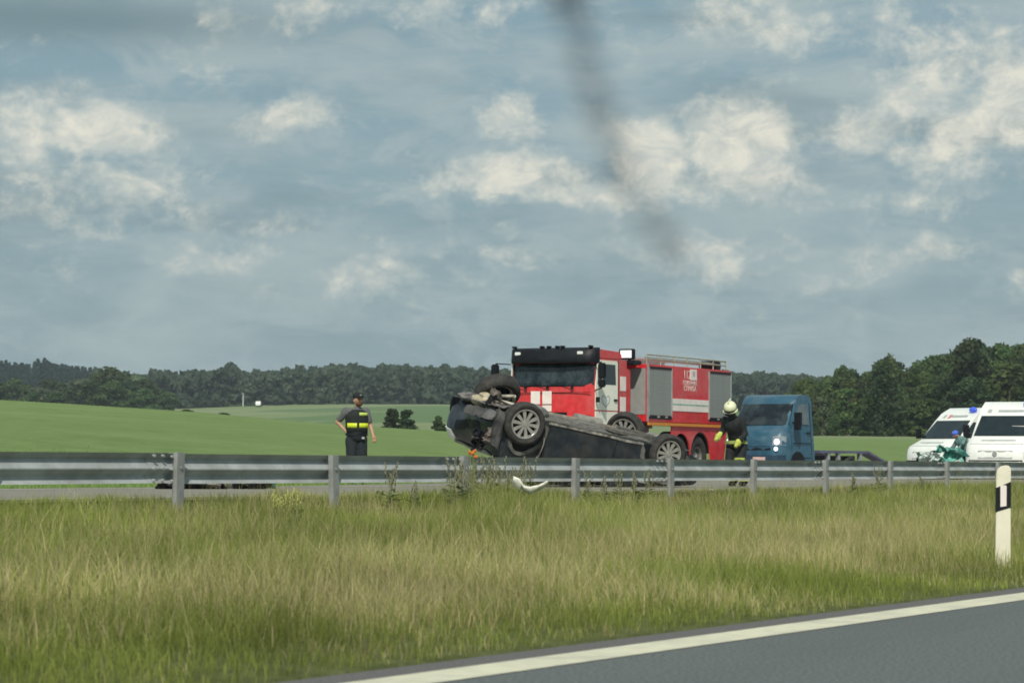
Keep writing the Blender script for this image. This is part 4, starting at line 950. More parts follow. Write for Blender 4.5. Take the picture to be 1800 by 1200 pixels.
bed = MB(); bed.box((-3.65, .82, .80), (2.9, .34, .07)).box((-3.65, -.82, .80), (2.9, .34, .07))
for xx in np.arange(-2.3, -5.1, -.28): bed.box((xx, 0, .785), (.06, 1.3, .04))
bed.build('flatbed_deck', PPL, bt)
MB().prism([(-5.1, .835), (-6.3, .50), (-6.3, .45), (-5.1, .765)], -.99, -.62, lambda u, v, a: (u, a, v)).build('ramp', PPL, bt)
MB().prism([(-5.1, .835), (-6.3, .50), (-6.3, .45), (-5.1, .765)], .62, .99, lambda u, v, a: (u, a, v)).build('ramp', PPL, bt)
MB().box((-2.05, 0, .95), (.06, 1.5, .3)).build('headboard', BLK, bt)
for xx in (-2.8, -3.4, -4.7): MB().box((xx, .9, .66), (.14, .1, .2)).box((xx, -.9, .66), (.14, .1, .2)).build('bed_bracket', ALU, bt)
MB().tube((-2.35, .3, .95), (-2.35, -.3, .95), .12).build('winch', BLK, bt)

# ------------------------------------------------------------------ debris on the road
def bit(name, px, py, w, h, m, label, cat='debris', seed=0, Z=None, d=.3, amp=None):
    Z = Z or (CZ-ZF)*F/(py-yh(px)); x, y = at(px, Z)
    e = crumple(name, w, h, m, None, frame(x, y, gz(x, y)+.02 if x > -25 else max(gz(x, y), ZF)+.02, dirw(0, -1)), seed, amp or min(w, h)*.35, 8, d)
    tag(e, label, cat); return e
DK = mat('broken_black_plastic', (.02, .022, .022), .6, var=.5); GYP = mat('broken_grey_plastic', (.22, .20, .18), .6, var=.5)
bit('bumper_piece', 302, 859, .42, .16, DK, 'dark bumper piece lying by the second guardrail post from the left', seed=1.1)
bit('black_fragment', 345, 859, .30, .12, DK, 'black plastic fragment just right of the leftmost guardrail post', seed=2.2)
bit('grey_fragment', 370, 859, .32, .10, GYP, 'grey torn strip between two black fragments on the far road', seed=3.3)
bit('black_fragment', 390, 859, .14, .13, DK, 'small black fragment left of the pale square piece', seed=4.4)
bit('pale_piece', 406, 858, .14, .14, mat('pale_debris', (.50,.52,.42), .6), 'pale square piece of trim standing among dark debris', seed=5.5, amp=.02)
bit('black_fragment', 425, 859, .20, .11, DK, 'black jagged fragment right of the pale square piece', seed=6.6)
bit('bumper_fragment', 456, 859, .38, .15, DK, 'largest black torn panel at the right end of the debris row', seed=7.7)
bit('teal_piece', 478, 858, .13, .15, mat('teal_debris', (.22,.48,.36), .5), 'small teal piece at the right end of the debris row', seed=8.8, amp=.03)
bit('white_chip', 1250, 863, .07, .06, LTX, 'small white chip lying on the far road below the fire engine', seed=9.9, amp=.01)
bit('orange_chip', 1188, 866, .16, .06, mat('orange_debris', (.45,.16,.05), .6), 'orange broken lens lying in the grass by the guardrail post under the rear wheel', seed=10.1)
bit('dark_chip', 670, 868, .10, .04, DK, 'small dark chip on the far road right of the capped person', seed=11.1)
# white bumper corner standing in the verge behind the rail
x, y = at(934, 27.2); wb = empty('white_bumper_piece', frame(x, y, zat(934, 869, 27.2), dirw(0, -1)))
tag(wb, 'white curved broken bumper piece lying in tall grass under the guardrail', 'bumper piece')
def fwb(a, b):
    s_ = a-.5; yy = s_*.36; zc_ = .045 + .20*abs(s_)**1.3*2*.5 + (.02 if a < .3 else 0)
    th_ = .045*(1.2-abs(s_)) + (.04 if a < .25 else 0)
    n_ = mnoise.noise(Vector((a*6, b*3, 2)))*.008
    return (.05*math.sin(b*2)+n_, yy, zc_+(b-.5)*2*th_*.7+n_)
MB().grid(fwb, 20, 6).build('shell', mat('broken_white_plastic', (.74,.75,.66), .45, var=.1, scale=20, dirt_or_reflection=(.4,.4,.33), dirt_or_reflection_amt=.4, dscale=14), wb, solid=.006)

# ------------------------------------------------------------------ foliage
def leaf_mat(name, c0, c1, tint=None, obj=True, trans=.42, sc=.35):
    m = bpy.data.materials.new(name); m.use_nodes = True; t = m.node_tree; b = t.nodes['Principled BSDF']
    g = N(t, 'ShaderNodeTexCoord'); n = N(t, 'ShaderNodeTexNoise'); t.links.new(g.outputs['Object'], n.inputs['Vector']); n.inputs['Scale'].default_value = sc; n.inputs['Detail'].default_value = 6
    o = mixc(t, ramp_(t, n.outputs[0], .35, .65), c0, c1)
    oi = N(t, 'ShaderNodeObjectInfo')
    hs = N(t, 'ShaderNodeHueSaturation'); t.links.new(o, hs.inputs['Color'])
    t.links.new(M_(t, 'MULTIPLY_ADD', oi.outputs['Random'], .05, .475), hs.inputs['Hue']); t.links.new(M_(t, 'MULTIPLY_ADD', oi.outputs['Random'], .5, .75), hs.inputs['Value'])
    t.links.new(hs.outputs[0], b.inputs['Base Color']); b.inputs['Roughness'].default_value = .7; b.inputs['Specular IOR Level'].default_value = .25
    tr = N(t, 'ShaderNodeBsdfTranslucent'); t.links.new(hs.outputs[0], tr.inputs[0])
    mx_ = N(t, 'ShaderNodeMixShader'); mx_.inputs[0].default_value = trans
    t.links.new(b.outputs[0], mx_.inputs[1]); t.links.new(tr.outputs[0], mx_.inputs[2]); t.links.new(mx_.outputs[0], t.nodes['Material Output'].inputs[0])
    return m
LF1 = leaf_mat('leaves_green', (.055,.095,.032), (.10,.155,.05)); LF2 = leaf_mat('leaves_yellowish', (.085,.13,.04), (.14,.19,.065))
LF3 = leaf_mat('leaves_pale', (.11,.16,.085), (.17,.215,.12)); LFD = leaf_mat('leaves_dark', (.035,.065,.028), (.07,.11,.045))
NDL = leaf_mat('needles', (.010,.028,.020), (.018,.042,.028), trans=.05); BRK = mat('bark', (.14,.12,.09), .9, var=.4, scale=4)
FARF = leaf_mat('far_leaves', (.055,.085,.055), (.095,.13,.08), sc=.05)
BIR = mat('birch_bark', (.42,.41,.37), .8, var=.4, scale=3)
def blobs(r, n, h, w, lo=.22, shape='oval'):
    L = []
    for i in range(n):
        t = lo + (1-lo)*r.random()**.9
        ww = w*(math.sin(math.pi*min(1, (t-lo)/(1-lo)*.86+.14))**.6)
        a = r.random()*2*math.pi; d = ww*.62*math.sqrt(r.random())
        L.append((d*math.cos(a), d*math.sin(a), h*t, w*(.24+.2*r.random()), h*(.055+.06*r.random())))
    L.append((0, 0, h*.93, w*.25, h*.07))
    return np.array(L)
def leaves(r, L, per, size):
    vs = []
    for (x, y, z, a, b) in L:
        n = int(per)
        d = r.normal(size=(n, 3)); d /= np.linalg.norm(d, axis=1)[:, None]
        rad = (.55+.5*r.random((n, 1))); p = d*rad*np.array([a, a, b]) + np.array([x, y, z])
        u = r.normal(size=(n, 3)); u /= np.linalg.norm(u, axis=1)[:, None]
        v = np.cross(u, d + r.normal(size=(n, 3))*.5); v /= np.linalg.norm(v, axis=1)[:, None]+1e-6
        s = size*(.6+.8*r.random((n, 1)))
        vs.append(np.stack([p-u*s, p+v*s*.8, p+u*s, p-v*s*.8], 1))
    return np.concatenate(vs).reshape(-1, 3)
def conifer_leaves(r, h, w, n, size):
    t = .08+.92*r.random(n)**.8; layer = np.round(t*16)/16
    t = layer + r.normal(size=n)*.012
    rad = w*(1-t*.97)*(.35+.65*r.random(n)**.5); a = r.random(n)*2*np.pi
    p = np.stack([rad*np.cos(a), rad*np.sin(a), h*t - rad*.25], 1)
    u = np.stack([np.cos(a), np.sin(a), -.35*np.ones(n)], 1); v = r.normal(size=(n, 3)); s = size*(.6+.8*r.random((n, 1)))
    v /= np.linalg.norm(v, axis=1)[:, None]
    return np.stack([p-u*s, p+v*s*.5, p+u*s, p-v*s*.5], 1).reshape(-1, 3)
def quads(nv): return np.arange(nv)
def tree_proto(name, seed, h, w, m, nb=30, per=110, size=.34, lo=.07, bark=BRK, limbs=7):
    r = np.random.default_rng(seed); e = empty(name)
    v = leaves(r, blobs(r, nb, h, w, lo), per, size)
    mesh_np('crown', v, quads(len(v)), 4, m, parent=e)
    mb = MB(); mb.tube((0, 0, -1), (0.1, 0, h*.45), h*.016+.06, h*.011+.03, 8).tube((.1, 0, h*.45), (.0, .1, h*.88), h*.011+.03, .03, 7)
    for i in range(limbs):
        z = h*(.25+.5*r.random()); a = r.random()*6.28; mb.tube((.05, 0, z), (w*.6*math.cos(a), w*.6*math.sin(a), z+h*.13), .08, .02, 5)
    mb.build('trunk', bark, e); return e
def conifer_proto(name, seed, h, w):
    r = np.random.default_rng(seed); e = empty(name); v = conifer_leaves(r, h, w, 1500, .55)
    mesh_np('crown', v, quads(len(v)), 4, NDL, parent=e)
    MB().tube((0, 0, -1), (0, 0, h*.97), .22, .03, 7).build('trunk', BRK, e); return e
protos = [tree_proto('broadleaf_tree', 11, 13, 4.2, LF1), tree_proto('broadleaf_tree', 12, 14, 4.8, LFD, 34), tree_proto('broadleaf_tree', 13, 12, 4.0, LF2),
          tree_proto('birch_tree', 14, 15, 3.0, LF2, 24, 90, .30, .25, BIR), tree_proto('broadleaf_tree', 15, 13, 5.2, LF1, 34), tree_proto('willow_tree', 16, 10, 4.5, LF3, 30, 110, .30, .05)]
used = [False]*len(protos)
def put(i, px, Z, top=None, h0=(13,14,12,15,13,10), lab='', cat='tree', grp=None, s=None, wf=1.0, sink=.2):
    x, y = at(px, Z); zg = gz(x, y)
    if s is None: s = (zat(px, top, Z)-zg)/h0[i]
    o = copy_tree(protos[i]) if used[i] else protos[i]; used[i] = True
    o.matrix_world = Matrix.Translation((x, y, zg-sink)) @ Matrix.Rotation(random.random()*6.28, 4, 'Z') @ Matrix.Diagonal((s*wf, s*wf, s, 1))
    tag(o, lab, cat, grp); return o
# outline of the wood at the right (photo x, top y)
WT = [(1395, 672), (1420, 668), (1445, 672), (1470, 656), (1485, 646), (1503, 655), (1520, 662), (1548, 640), (1562, 628), (1584, 650), (1590, 664), (1602, 650), (1620, 638), (1650, 630), (1680, 622), (1707, 603), (1735, 616), (1770, 612), (1800, 610), (1850, 606), (1920, 612), (2000, 618)]
def topat(px): return float(np.interp(px, [a for a, b in WT], [b for a, b in WT]))
G1 = 'trees of the wood behind the ambulances'
for i, (px, top, kd, w, lab) in enumerate([
    (1484, 646, 0, .5, 'round-topped tree standing highest above the blue truck bed'), (1562, 625, 3, .8, 'slim tall birch rising over the gap left of the wood'),
    (1608, 648, 4, .6, 'bushy green tree just right of the slim birch'), (1707, 602, 1, .85, 'tallest dark tree of the wood, above the nearer ambulance'),
    (1640, 632, 4, 1, 'broad tree at the left shoulder of the high wood'), (1765, 610, 0, .9, 'tall rounded tree at the right edge of the frame'),
    (1420, 668, 2, .7, 'small pale green tree at the left end of the near wood'), (1470, 725, 5, 1.0, 'pale grey-green willow bush at the foot of the wood beside the blue truck'),
    (1440, 700, 5, .9, 'low pale bush directly right of the blue truck cab')]):
    put(kd, px, 440 + (30 if i in (0, 1, 4, 5) else 0), top, lab=lab, wf=w)
r_ = random.Random(5); cnt = {}
for row, (Z, dtop, step) in enumerate(((432, 52, 17), (448, 26, 20), (466, 8, 20), (488, 3, 22), (520, 2, 24))):
    px = 1385 + row*5
    while px < 2020:
        p = px + r_.uniform(-6, 6); tp_ = topat(p) + dtop*r_.uniform(.55, 1.35)
        if row == 0 and r_.random() < .3: px += step; continue
        kd = r_.choice([0, 1, 2, 4, 0, 1, 3, 4]) if row > 0 else r_.choice([0, 2, 4, 1, 4])
        names = {0: 'green', 1: 'dark green', 2: 'yellowish', 3: 'slender', 4: 'wide green', 5: 'pale'}
        rown = ['front', 'second', 'middle', 'fourth', 'rear'][row]; cnt[(row, kd)] = cnt.get((row, kd), -1) + 1
        put(kd, p, Z + r_.uniform(-6, 6), max(tp_, topat(p)+2), lab=f'{ORD[cnt[(row, kd)]]} {names[kd]} tree from the left in the {rown} row of the right-hand wood', grp=G1, wf=r_.uniform(.75, 1.05)*(1.25 if row == 0 else 1))
        px += step*r_.uniform(.8, 1.2)
# paler trees on the left before the spruce wood
LT = [(0, 678), (28, 668), (48, 676), (66, 682), (88, 668), (108, 674), (125, 680), (150, 668), (175, 660), (192, 648), (212, 658), (236, 662), (258, 668), (278, 684), (296, 688), (-20, 684), (-50, 675), (-90, 670)]
LT.sort()
for i, (px, top) in enumerate(LT):
    put([4, 0, 5, 0][i % 4], px, 860+12*(i % 3), top+2, lab=f'{ORD[i]} hazy tree from the left in the row before the dark spruce wood', grp='hazy trees before the spruce wood', wf=1.5)
for i, (px, top) in enumerate(sorted([(-10, 664), (225, 668), (160, 672), (200, 672), (255, 686), (60, 690), (10, 694), (100, 690), (140, 690), (290, 700), (-60, 690), (235, 690)])):
    put([0, 4, 1][i % 3], px, 800+10*(i % 3), max(top, 672), lab=f'{ORD[i]} darker round tree from the left in the lowest row at far left', grp='darker round trees before the spruce wood', wf=1.5)
# bushes out in the fields
def bush(px, Z, base, top, wpx, m, label, seed, name='bush', n=16):
    x, y = at(px, Z); k = Z/F; h = (base-top)*k*1.15; w = wpx*k*.5; r = np.random.default_rng(seed)
    e = empty(name, Matrix.Translation((x, y, min(gz(x, y), zat(px, base, Z)+.3)-.1))); tag(e, label, 'bush')
    L = blobs(r, n+10, h, w, .0); L[:, :2] *= (1.25-.75*L[:, 2:3]/h); v = leaves(r, L, 90, max(.12, h*.045)); mesh_np('foliage', v, quads(len(v)), 4, m, parent=e)
    mb = MB()
    for i in range(5): a = r.random()*6.28; mb.tube((0, 0, -.2), (w*.5*math.cos(a), w*.5*math.sin(a), h*.6), .05, .01, 5)
    mb.build('stems', BRK, e); return e
bush(690, 330, 754, 714, 46, LFD, 'dark pointed bush in the pale field right of the capped person', 31)
bush(716, 335, 754, 714, 54, LFD, 'wider dark bush touching the pointed bush in the pale field', 32)
bush(772, 330, 752, 721, 34, LF1, 'round bush at the left of the overturned car nose', 33)
bush(330, 262, 728, 712, 60, LFD, 'low dark bush on the crest of the green field', 34)
bush(392, 258, 734, 714, 52, LFD, 'low rounded bush on the crest right of its neighbour', 35)
bush(443, 250, 737, 724, 16, LF1, 'tiny bush on the crest left of the capped person', 36, n=8)
bush(300, 280, 724, 716, 30, LF1, 'small flat bush at the left end of the crest bushes', 37, n=8)
# far woods that read as one mass
def far_wood(name, cols, Z0, Z1, w, tri, size, m, conif=False, seed=1, label=None):
    r = np.random.default_rng(seed); P_ = []; base = []
    for v in range(6):
        if conif: base.append(conifer_leaves(np.random.default_rng(seed*10+v), 1.0, .24, tri, size/20))
        else: base.append(leaves(np.random.default_rng(seed*10+v), blobs(np.random.default_rng(v+seed), 18, 1.0, .36, .0), tri//14, size/16))
    px = cols[0][0]
    while px < cols[-1][0]:
        top = float(np.interp(px, [a for a, b in cols], [b for a, b in cols]))
        for kq in range(4):
            Z = Z0 + (Z1-Z0)*kq/3 + r.uniform(-10, 10); p = px + r.uniform(-w, w); x, y = at(p, Z); zg = gz(x, y)
            tz = zat(p, top + r.uniform(0, 7) - 1 + (3-kq)*(2.0 if not conif else 3), Z); h = max(6, tz-zg)
            b_ = base[r.integers(6)]; a = r.random()*6.28; R2 = np.array([[math.cos(a), -math.sin(a), 0], [math.sin(a), math.cos(a), 0], [0, 0, 1]])
            ws = h*r.uniform(.7, 1.25) if not conif else h*r.uniform(.8, 1.1)
            P_.append((b_ @ R2.T)*np.array([ws, ws, h]) + np.array([x, y, zg-.5]))
        px += w*r.uniform(.8, 1.2)
    v = np.concatenate(P_); o = mesh_np(name, v, quads(len(v)), 4, m, 'stuff'); 
    if label: tag(o, label, 'wood')
    return o
far_wood('spruce_wood', [(-300, 634), (0, 632), (55, 640), (68, 630), (80, 630), (100, 637), (130, 643), (168, 644), (174, 656), (200, 664), (240, 664)], 1380, 1500, 4, 300, 1.1, NDL, True, 3, 'dark bluish spruce wood on the far left skyline')
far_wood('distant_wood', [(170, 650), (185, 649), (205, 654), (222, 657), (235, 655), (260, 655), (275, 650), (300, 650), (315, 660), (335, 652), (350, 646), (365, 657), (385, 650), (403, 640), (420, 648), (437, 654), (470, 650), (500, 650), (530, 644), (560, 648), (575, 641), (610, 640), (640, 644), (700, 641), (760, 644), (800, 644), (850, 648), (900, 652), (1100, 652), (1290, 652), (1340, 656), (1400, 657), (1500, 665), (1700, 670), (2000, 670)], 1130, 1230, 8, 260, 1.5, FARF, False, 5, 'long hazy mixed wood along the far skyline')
# small far things at the wood edge
x, y = at(455, 1080); fvn = empty('parked_van', frame(x, y, gz(x, y), TH+math.pi)); tag(fvn, 'tiny white van far off at the foot of the wood left of the capped person', 'van')
MB().prism([(0, .4), (0, 1.0), (-.7, 1.3), (-1.2, 2.1), (-5.0, 2.1), (-5.0, .4)], -1, 1, lambda u, v, a: (a, u+2.5, v)).build('body', WHT, fvn)
MB().prism([(-.9, 1.4), (-1.25, 1.95), (-2.1, 1.95), (-2.1, 1.4)], -1.02, 1.02, lambda u, v, a: (a, u+2.5, v)).build('side_window', GLS, fvn)
for yy in (1.6, -1.4): MB().tube((-1.05, yy, .4), (1.05, yy, .4), .4, n=14).build('wheel', RUB, fvn)
x, y = at(428, 1085); tw = empty('slim_mast', Matrix.Translation((x, y, gz(x, y)))); tag(tw, 'slim pale mast standing before the far wood left of the tiny van', 'mast')
MB().tube((0, 0, 0), (0, 0, 5.2), .35, .3, 8).build('pole', mat('pale_mast', (.35,.4,.38), .8), tw); MB().box((0, 0, 5.3), (1.1, 1.1, .3)).build('platform', GRY, tw)

# ------------------------------------------------------------------ grass
def grass(name, n, xr, yr, hfun, cfun, wid, seed, label, dens=None):
    r = np.random.default_rng(seed); x = r.uniform(*xr, n); y = r.uniform(*yr, n)
    Xc = x*cT+y*sT; Zc = -x*sT+y*cT; px = 900+F*Xc/np.maximum(Zc, .1)
    keep = (Zc > 8) & (px > -260) & (px < 2060)
    if dens is not None: keep &= r.random(n) < dens(x, y, Zc)
    x, y, Zc = x[keep], y[keep], Zc[keep]; n = len(x)
    z = ground(x, y)
    h = hfun(x, y, r); a = r.random(n)*2*np.pi; w = wid*(.6+.8*r.random(n))*np.maximum(1, Zc/28)
    lean = h*(.10+.75*r.random(n)**1.6); b = r.random(n)*2*np.pi
    lx, ly = lean*np.cos(b), lean*np.sin(b); wx, wy = w*np.cos(a), w*np.sin(a)
    p = np.empty((n, 5, 3))
    p[:,0] = np.stack([x-wx, y-wy, z-.02], 1); p[:,1] = np.stack([x+wx, y+wy, z-.02], 1)
    p[:,2] = np.stack([x+wx*.8+lx*.35, y+wy*.8+ly*.35, z+h*.55], 1); p[:,3] = np.stack([x-wx*.8+lx*.35, y-wy*.8+ly*.35, z+h*.55], 1)
    p[:,4] = np.stack([x+lx, y+ly, z+h], 1)
    base = (np.arange(n)*5)[:, None]
    f = (base + np.array([[0,1,2,0,2,3,3,2,4]])).reshape(-1)
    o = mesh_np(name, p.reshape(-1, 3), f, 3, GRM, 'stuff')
    c = cfun(x, y, r)                       # (n, 3)
    col = np.ones((n, 5, 4), np.float32); col[:, :, :3] = c[:, None, :]
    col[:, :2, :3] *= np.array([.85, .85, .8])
    at_ = o.data.color_attributes.new('tone', 'FLOAT_COLOR', 'POINT'); at_.data.foreach_set('color', col.ravel())
    return o
GRM = bpy.data.materials.new('grass_blades'); GRM.use_nodes = True; t = GRM.node_tree; b = t.nodes['Principled BSDF']
va = N(t, 'ShaderNodeVertexColor'); va.layer_name = 'tone'; t.links.new(va.outputs[0], b.inputs['Base Color']); b.inputs['Roughness'].default_value = .65; b.inputs['Specular IOR Level'].default_value = .2
tr = N(t, 'ShaderNodeBsdfTranslucent'); t.links.new(va.outputs[0], tr.inputs[0]); mx_ = N(t, 'ShaderNodeMixShader'); mx_.inputs[0].default_value = .42
t.links.new(b.outputs[0], mx_.inputs[1]); t.links.new(tr.outputs[0], mx_.inputs[2]); t.links.new(mx_.outputs[0], t.nodes['Material Output'].inputs[0])
# smooth random fields on a lattice for patches
_lat = np.random.default_rng(99).random((256, 256))
def fld(x, y, s, o=0):
    u = x/s + 1000 + o*17.3; v = y/s + 1000 + o*7.7; i = np.floor(u).astype(int); j = np.floor(v).astype(int); a = u-i; b = v-j
    a = a*a*(3-2*a); b = b*b*(3-2*b); L = lambda p, q: _lat[p % 256, q % 256]
    return (L(i,j)*(1-a)+L(i+1,j)*a)*(1-b) + (L(i,j+1)*(1-a)+L(i+1,j+1)*a)*b
def fb(x, y, s, o=0): return .55*fld(x, y, s, o)+.28*fld(x, y, s*.43, o+3)+.17*fld(x, y, s*.19, o+5)
def hmed(x, y, r):
    d = -6.6 - x                                     # metres in from the near kerb
    h = np.interp(d, [0, .35, .9, 2.0, 3.2, 5, 7, 8.4, 9.2, 10.2], [.05, .09, .15, .25, .30, .27, .25, .22, .15, .06])
    Xc = x*cT+y*sT; Zc = -x*sT+y*cT; px = 900+F*Xc/np.maximum(Zc, .1)
    bed = np.clip((d-5.5)/2, 0, 1)
    h = h + bed*(.16*np.exp(-((px-870)/75)**2) + .08*np.exp(-((px-500)/40)**2) + .07*np.clip((px-1400)/250, 0, 1) + .10*np.clip(fb(x, y, 1.3, 14)-.5, 0, 1)*2)
    return h*(.40+.8*r.random(len(x)))*(.28+1.4*fb(x, y, .7, 1))
def cmed(x, y, r):
    d = -6.6 - x + (fb(x, y, 3.0, 2)-.5)*2.2
    s = np.interp(d, [.8, 1.6, 2.6, 4.0, 5.2, 6.5], [.03, .26, .64, .60, .27, .13])    # share of straw
    s = np.clip(s + (fb(x, y, 1.6, 8)-.5)*1.5, .02, .95)
    g0 = np.array([.185,.25,.045]); g1 = np.array([.32,.35,.090]); st = np.array([.62,.53,.30]); rd = np.array([.45,.33,.17])
    k = (fb(x, y, .7, 4)*.6+.4*r.random(len(x)))[:, None]
    c = g0*(1-k)+g1*k
    isst = (r.random(len(x)) < s)[:, None]; m = (.35+.65*r.random(len(x)))[:, None]
    c = np.where(isst, c*(1-m)+st*m, c)
    red = (r.random(len(x)) < .05)[:, None]; c = np.where(red & isst, rd, c)
    v = (.74+.5*r.random(len(x)))[:, None]*(.50+1.0*fb(x, y, 1.3, 9))[:, None]*1.04
    return c*v
grass('median_grass', 760000, (-16.9, -6.60), (2, 92), hmed, cmed, .0024, 21, '', dens=lambda x, y, Z: np.clip(26/Z, .30, 1))
def hst(x, y, r): return (hmed(x, y, r)+.05*np.clip((-7.0-x-5)/2, 0, 1))*(1.25+.5*r.random(len(x)))
def cst(x, y, r):
    m = r.random((len(x), 1)); return (np.array([.58,.51,.29])*(1-m)+np.array([.42,.42,.18])*m)*(.7+.5*r.random((len(x), 1)))
grass('seeding_stalks', 60000, (-16.6, -7.7), (2, 80), hst, cst, .0016, 22, '', dens=lambda x, y, Z: np.clip(24/Z, .35, 1)*np.clip((fb(x, y, 2.5, 12)-.25)*2, .25, 1))
def hv(x, y, r): return .07*(.4+.9*r.random(len(x)))*(.5+fb(x, y, 2, 3))
def cv(x, y, r):
    k = r.random((len(x), 1)); return (np.array([.20,.32,.085])*(1-k)+np.array([.29,.40,.13])*k)*(.75+.5*fb(x, y, 3, 6))[:, None]
grass('verge_grass', 110000, (-60, -24.45), (22, 74), hv, cv, .006, 23, '', dens=lambda x, y, Z: ((x < -35.2) | (y < 36+(-24.4-x)*4.5) | (y > 105))*np.clip((x+58)/22, 0, 1)*np.clip((74-y)/25, 0, 1))

# tall weeds along the guardrail
WD = mat('weed_stem', (.16,.19,.07), .8, var=.3); WH = mat('weed_seed_head', (.17,.165,.11), .9, var=.4); WL = mat('weed_leaf', (.13,.20,.07), .7, var=.3); WY = mat('yellow_flower_head', (.42,.44,.13), .9, var=.3)
def weed(seed, h, head, name):
    r = random.Random(seed); e = empty(name); st = MB(); hd_ = MB(); lf = MB()
    for q in range(5):
        a = r.random()*6.28; t_ = r.uniform(.04, .16)*h; tip = Vector((t_*math.cos(a), t_*math.sin(a), h*r.uniform(.7, 1)))
        mid = tip*.5 + Vector((r.uniform(-.02, .02), r.uniform(-.02, .02), 0)); st.tube((0, 0, -.05), mid, .004, .003, 5, False).tube(mid, tip, .003, .002, 5, False)
        for b in range(7):
            f_ = .62+.38*b/6; c = tip*f_; a2 = r.random()*6.28; rr = .05*(1.2-f_)*h+.012
            d = c+Vector((rr*math.cos(a2), rr*math.sin(a2), .04)); st.tube(c, d, .002, .0015, 4, False); hd_.ball(d, (.010, .010, .022), 5, 4)
        for b in range(5):
            c = tip*(.1+.1*b); a2 = r.random()*6.28; L_ = .10+.06*r.random(); u = Vector((math.cos(a2), math.sin(a2), .5)); s = Vector((-math.sin(a2), math.cos(a2), 0))*.016
            lf.add([c, c+u*L_*.5+s, c+u*L_-Vector((0,0,.03)), c+u*L_*.5-s], [(0,1,2,3)])
    st.build('stem', WD, e); hd_.build('seed_head', head, e, kind='stuff'); lf.build('leaf', WL, e, kind='stuff'); return e
wp = [weed(1, .62, WH, 'tall_weed'), weed(2, .5, WH, 'tall_weed'), weed(3, .55, WY, 'yellow_weed')]; wu = [0, 0, 0]
def putw(i, x, y, s, lab, grp):
    o = copy_tree(wp[i]) if wu[i] else wp[i]; wu[i] = 1
    o.matrix_world = Matrix.Translation((x, y, gz(x, y))) @ Matrix.Rotation(random.random()*6.28, 4, 'Z') @ Matrix.Scale(s, 4); tag(o, lab, 'weed', grp)
for i in range(11):
    px = 800+i*13+random.uniform(-4, 4); Z = 15.55/(.8788*(3400-px)/F) + random.uniform(-.6, .3); x, y = at(px, Z)
    putw(i % 2, x, y, random.uniform(.75, 1.12), f'{ORD[i]} brown-headed weed from the left in the row before the overturned car', 'brown-headed weeds before the car nose')
for i, px in enumerate((486, 500, 510, 524)):
    Z = 14.6/(.8788*(3400-px)/F); x, y = at(px, Z); putw(2, x, y, random.uniform(.62, .75), f'{ORD[i]} yellow-flowered weed from the left in the small clump below the second guardrail bay', 'yellow-flowered weeds')
for i, px in enumerate(sorted((1035, 1062, 1090, 1115, 1140, 690, 730, 1500, 1545, 1620))):
    Z = 15.3/(.8788*(3400-px)/F); x, y = at(px, Z); putw(i % 2, x, y, random.uniform(.7, .95), f'{ORD[i]} lone weed stalk from the left beside the guardrail, outside the thick clump', 'lone weed stalks along the guardrail')
# orange flowers by the weeds under the car nose
x, y = at(832, 31.0); of = empty('orange_plant', Matrix.Translation((x, y, gz(x, y)))); tag(of, 'orange cluster showing above the guardrail below the overturned car nose', 'plant')
zt_ = zat(832, 796, 31.0)-gz(x, y); m1 = MB(); m2 = MB()
for q in range(14):
    a = random.random()*6.28; rr = random.random()*.07; c = (rr*math.cos(a), rr*math.sin(a), zt_+random.uniform(-.06, .04)); m1.ball(c, (.018, .018, .02), 6, 4); m2.tube((0, 0, 0), c, .003, .002, 4, False)
m1.build('flower', mat('orange_flower', (.55,.17,.03), .8), of, kind='stuff'); m2.build('stem', WD, of)

# ------------------------------------------------------------------ smoke
zs = 150.0; PTS = [(1190, 480), (1158, 405), (1105, 320), (1080, 255), (1055, 190), (1030, 110), (1005, 30), (985, -60)]
base_ = Vector((*at(1060, zs), CZ))
mb = MB(); n = 14; rings = []
rad = [2.3, 2.6, 2.7, 2.7, 2.7, 2.7, 2.8, 2.8]
kx = zs/F
for (px, py), r0 in zip(PTS, rad):
    zz = (yh(px)-py)*kx; xx = (px-1060)*kx
    rings.append([(xx+r0*math.cos(2*math.pi*i/n), r0*math.sin(2*math.pi*i/n), zz) for i in range(n)])
vs = [p for rg in rings for p in rg]
mb.add(vs, [(k*n+i, k*n+(i+1) % n, (k+1)*n+(i+1) % n, (k+1)*n+i) for k in range(len(rings)-1) for i in range(n)] + [tuple(range(n)), tuple(range((len(rings)-1)*n, len(rings)*n))])
sm = bpy.data.materials.new('dark_smoke'); sm.use_nodes = True; t = sm.node_tree; t.nodes.clear()
pv = N(t, 'ShaderNodeVolumePrincipled'); ou = N(t, 'ShaderNodeOutputMaterial'); t.links.new(pv.outputs[0], ou.inputs['Volume'])
pv.inputs['Color'].default_value = (.16, .15, .15, 1)
g_ = N(t, 'ShaderNodeTexCoord'); sp = N(t, 'ShaderNodeSeparateXYZ'); t.links.new(g_.outputs['Object'], sp.inputs[0])
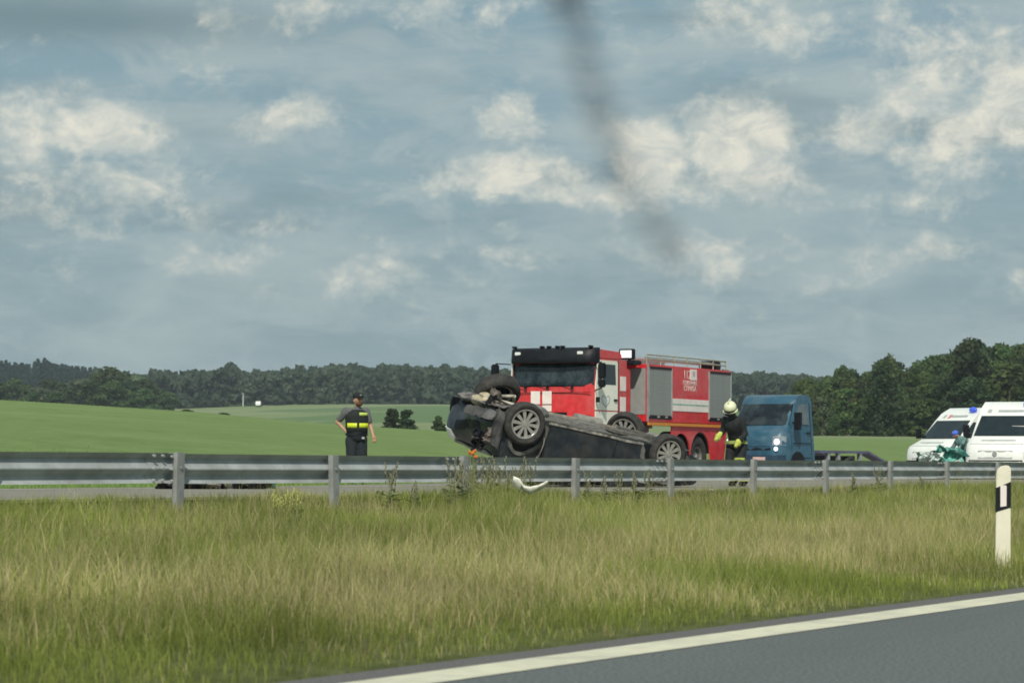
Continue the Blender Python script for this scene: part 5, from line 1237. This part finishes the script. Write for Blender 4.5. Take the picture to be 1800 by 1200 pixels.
# centre line of the plume as a curve over height
zc = [(yh(p)-q)*kx for p, q in PTS]; xc = [(p-1060)*kx for p, q in PTS]
fc = N(t, 'ShaderNodeFloatCurve'); cu = fc.mapping.curves[0]
z0, z1 = zc[0], zc[-1]; x0, x1 = min(xc), max(xc)
pt = [((z-z0)/(z1-z0), (x-x0)/(x1-x0)) for z, x in zip(zc, xc)]
cu.points[0].location = pt[0]; cu.points[1].location = pt[-1]
for p in pt[1:-1]: cu.points.new(*p)
fc.mapping.update()
tz = M_(t, 'DIVIDE', M_(t, 'SUBTRACT', sp.outputs[2], z0), z1-z0)
t.links.new(tz, fc.inputs['Value'])
cxn = M_(t, 'MULTIPLY_ADD', fc.outputs[0], x1-x0, x0)
ddx = M_(t, 'SUBTRACT', sp.outputs[0], cxn)
rr = M_(t, 'DIVIDE', M_(t, 'SQRT', M_(t, 'ADD', M_(t, 'MULTIPLY', ddx, ddx), M_(t, 'MULTIPLY', sp.outputs[1], sp.outputs[1]))), 2.15)
fall = M_(t, 'POWER', M_(t, 'SUBTRACT', 1, rr, clamp=True), 1.3)
nn = N(t, 'ShaderNodeTexNoise'); t.links.new(g_.outputs['Object'], nn.inputs['Vector']); nn.inputs['Scale'].default_value = .28; nn.inputs['Detail'].default_value = 2
den = M_(t, 'MULTIPLY', fall, M_(t, 'MULTIPLY_ADD', ramp_(t, nn.outputs[0], .35, .65), .6, .4))
ends = M_(t, 'MULTIPLY', ramp_(t, tz, -.02, .10), 1)
top_ = M_(t, 'MULTIPLY_ADD', ramp_(t, tz, .80, .92), .6, .8)
t.links.new(M_(t, 'MULTIPLY', M_(t, 'MULTIPLY', M_(t, 'MULTIPLY', den, ends), top_), .38), pv.inputs['Density'])
so_ = mb.build('smoke', sm, None, M=Matrix.Translation(base_) @ Matrix.Rotation(TH, 4, 'Z')); so_['kind'] = 'stuff'

# ------------------------------------------------------------------ air
hz = bpy.data.materials.new('haze'); hz.use_nodes = True; t = hz.node_tree; t.nodes.clear()
pv = N(t, 'ShaderNodeVolumePrincipled'); ou = N(t, 'ShaderNodeOutputMaterial'); t.links.new(pv.outputs[0], ou.inputs['Volume'])
pv.inputs['Color'].default_value = (.80, .92, 1.0, 1); pv.inputs['Density'].default_value = .00014; pv.inputs['Anisotropy'].default_value = .1
zmin = float(GZ.min())-1.2
hb = MB().box((0, 0, (zmin+86)/2), (9200, 9200, 86-zmin)).build('haze', hz); hb['kind'] = 'stuff'
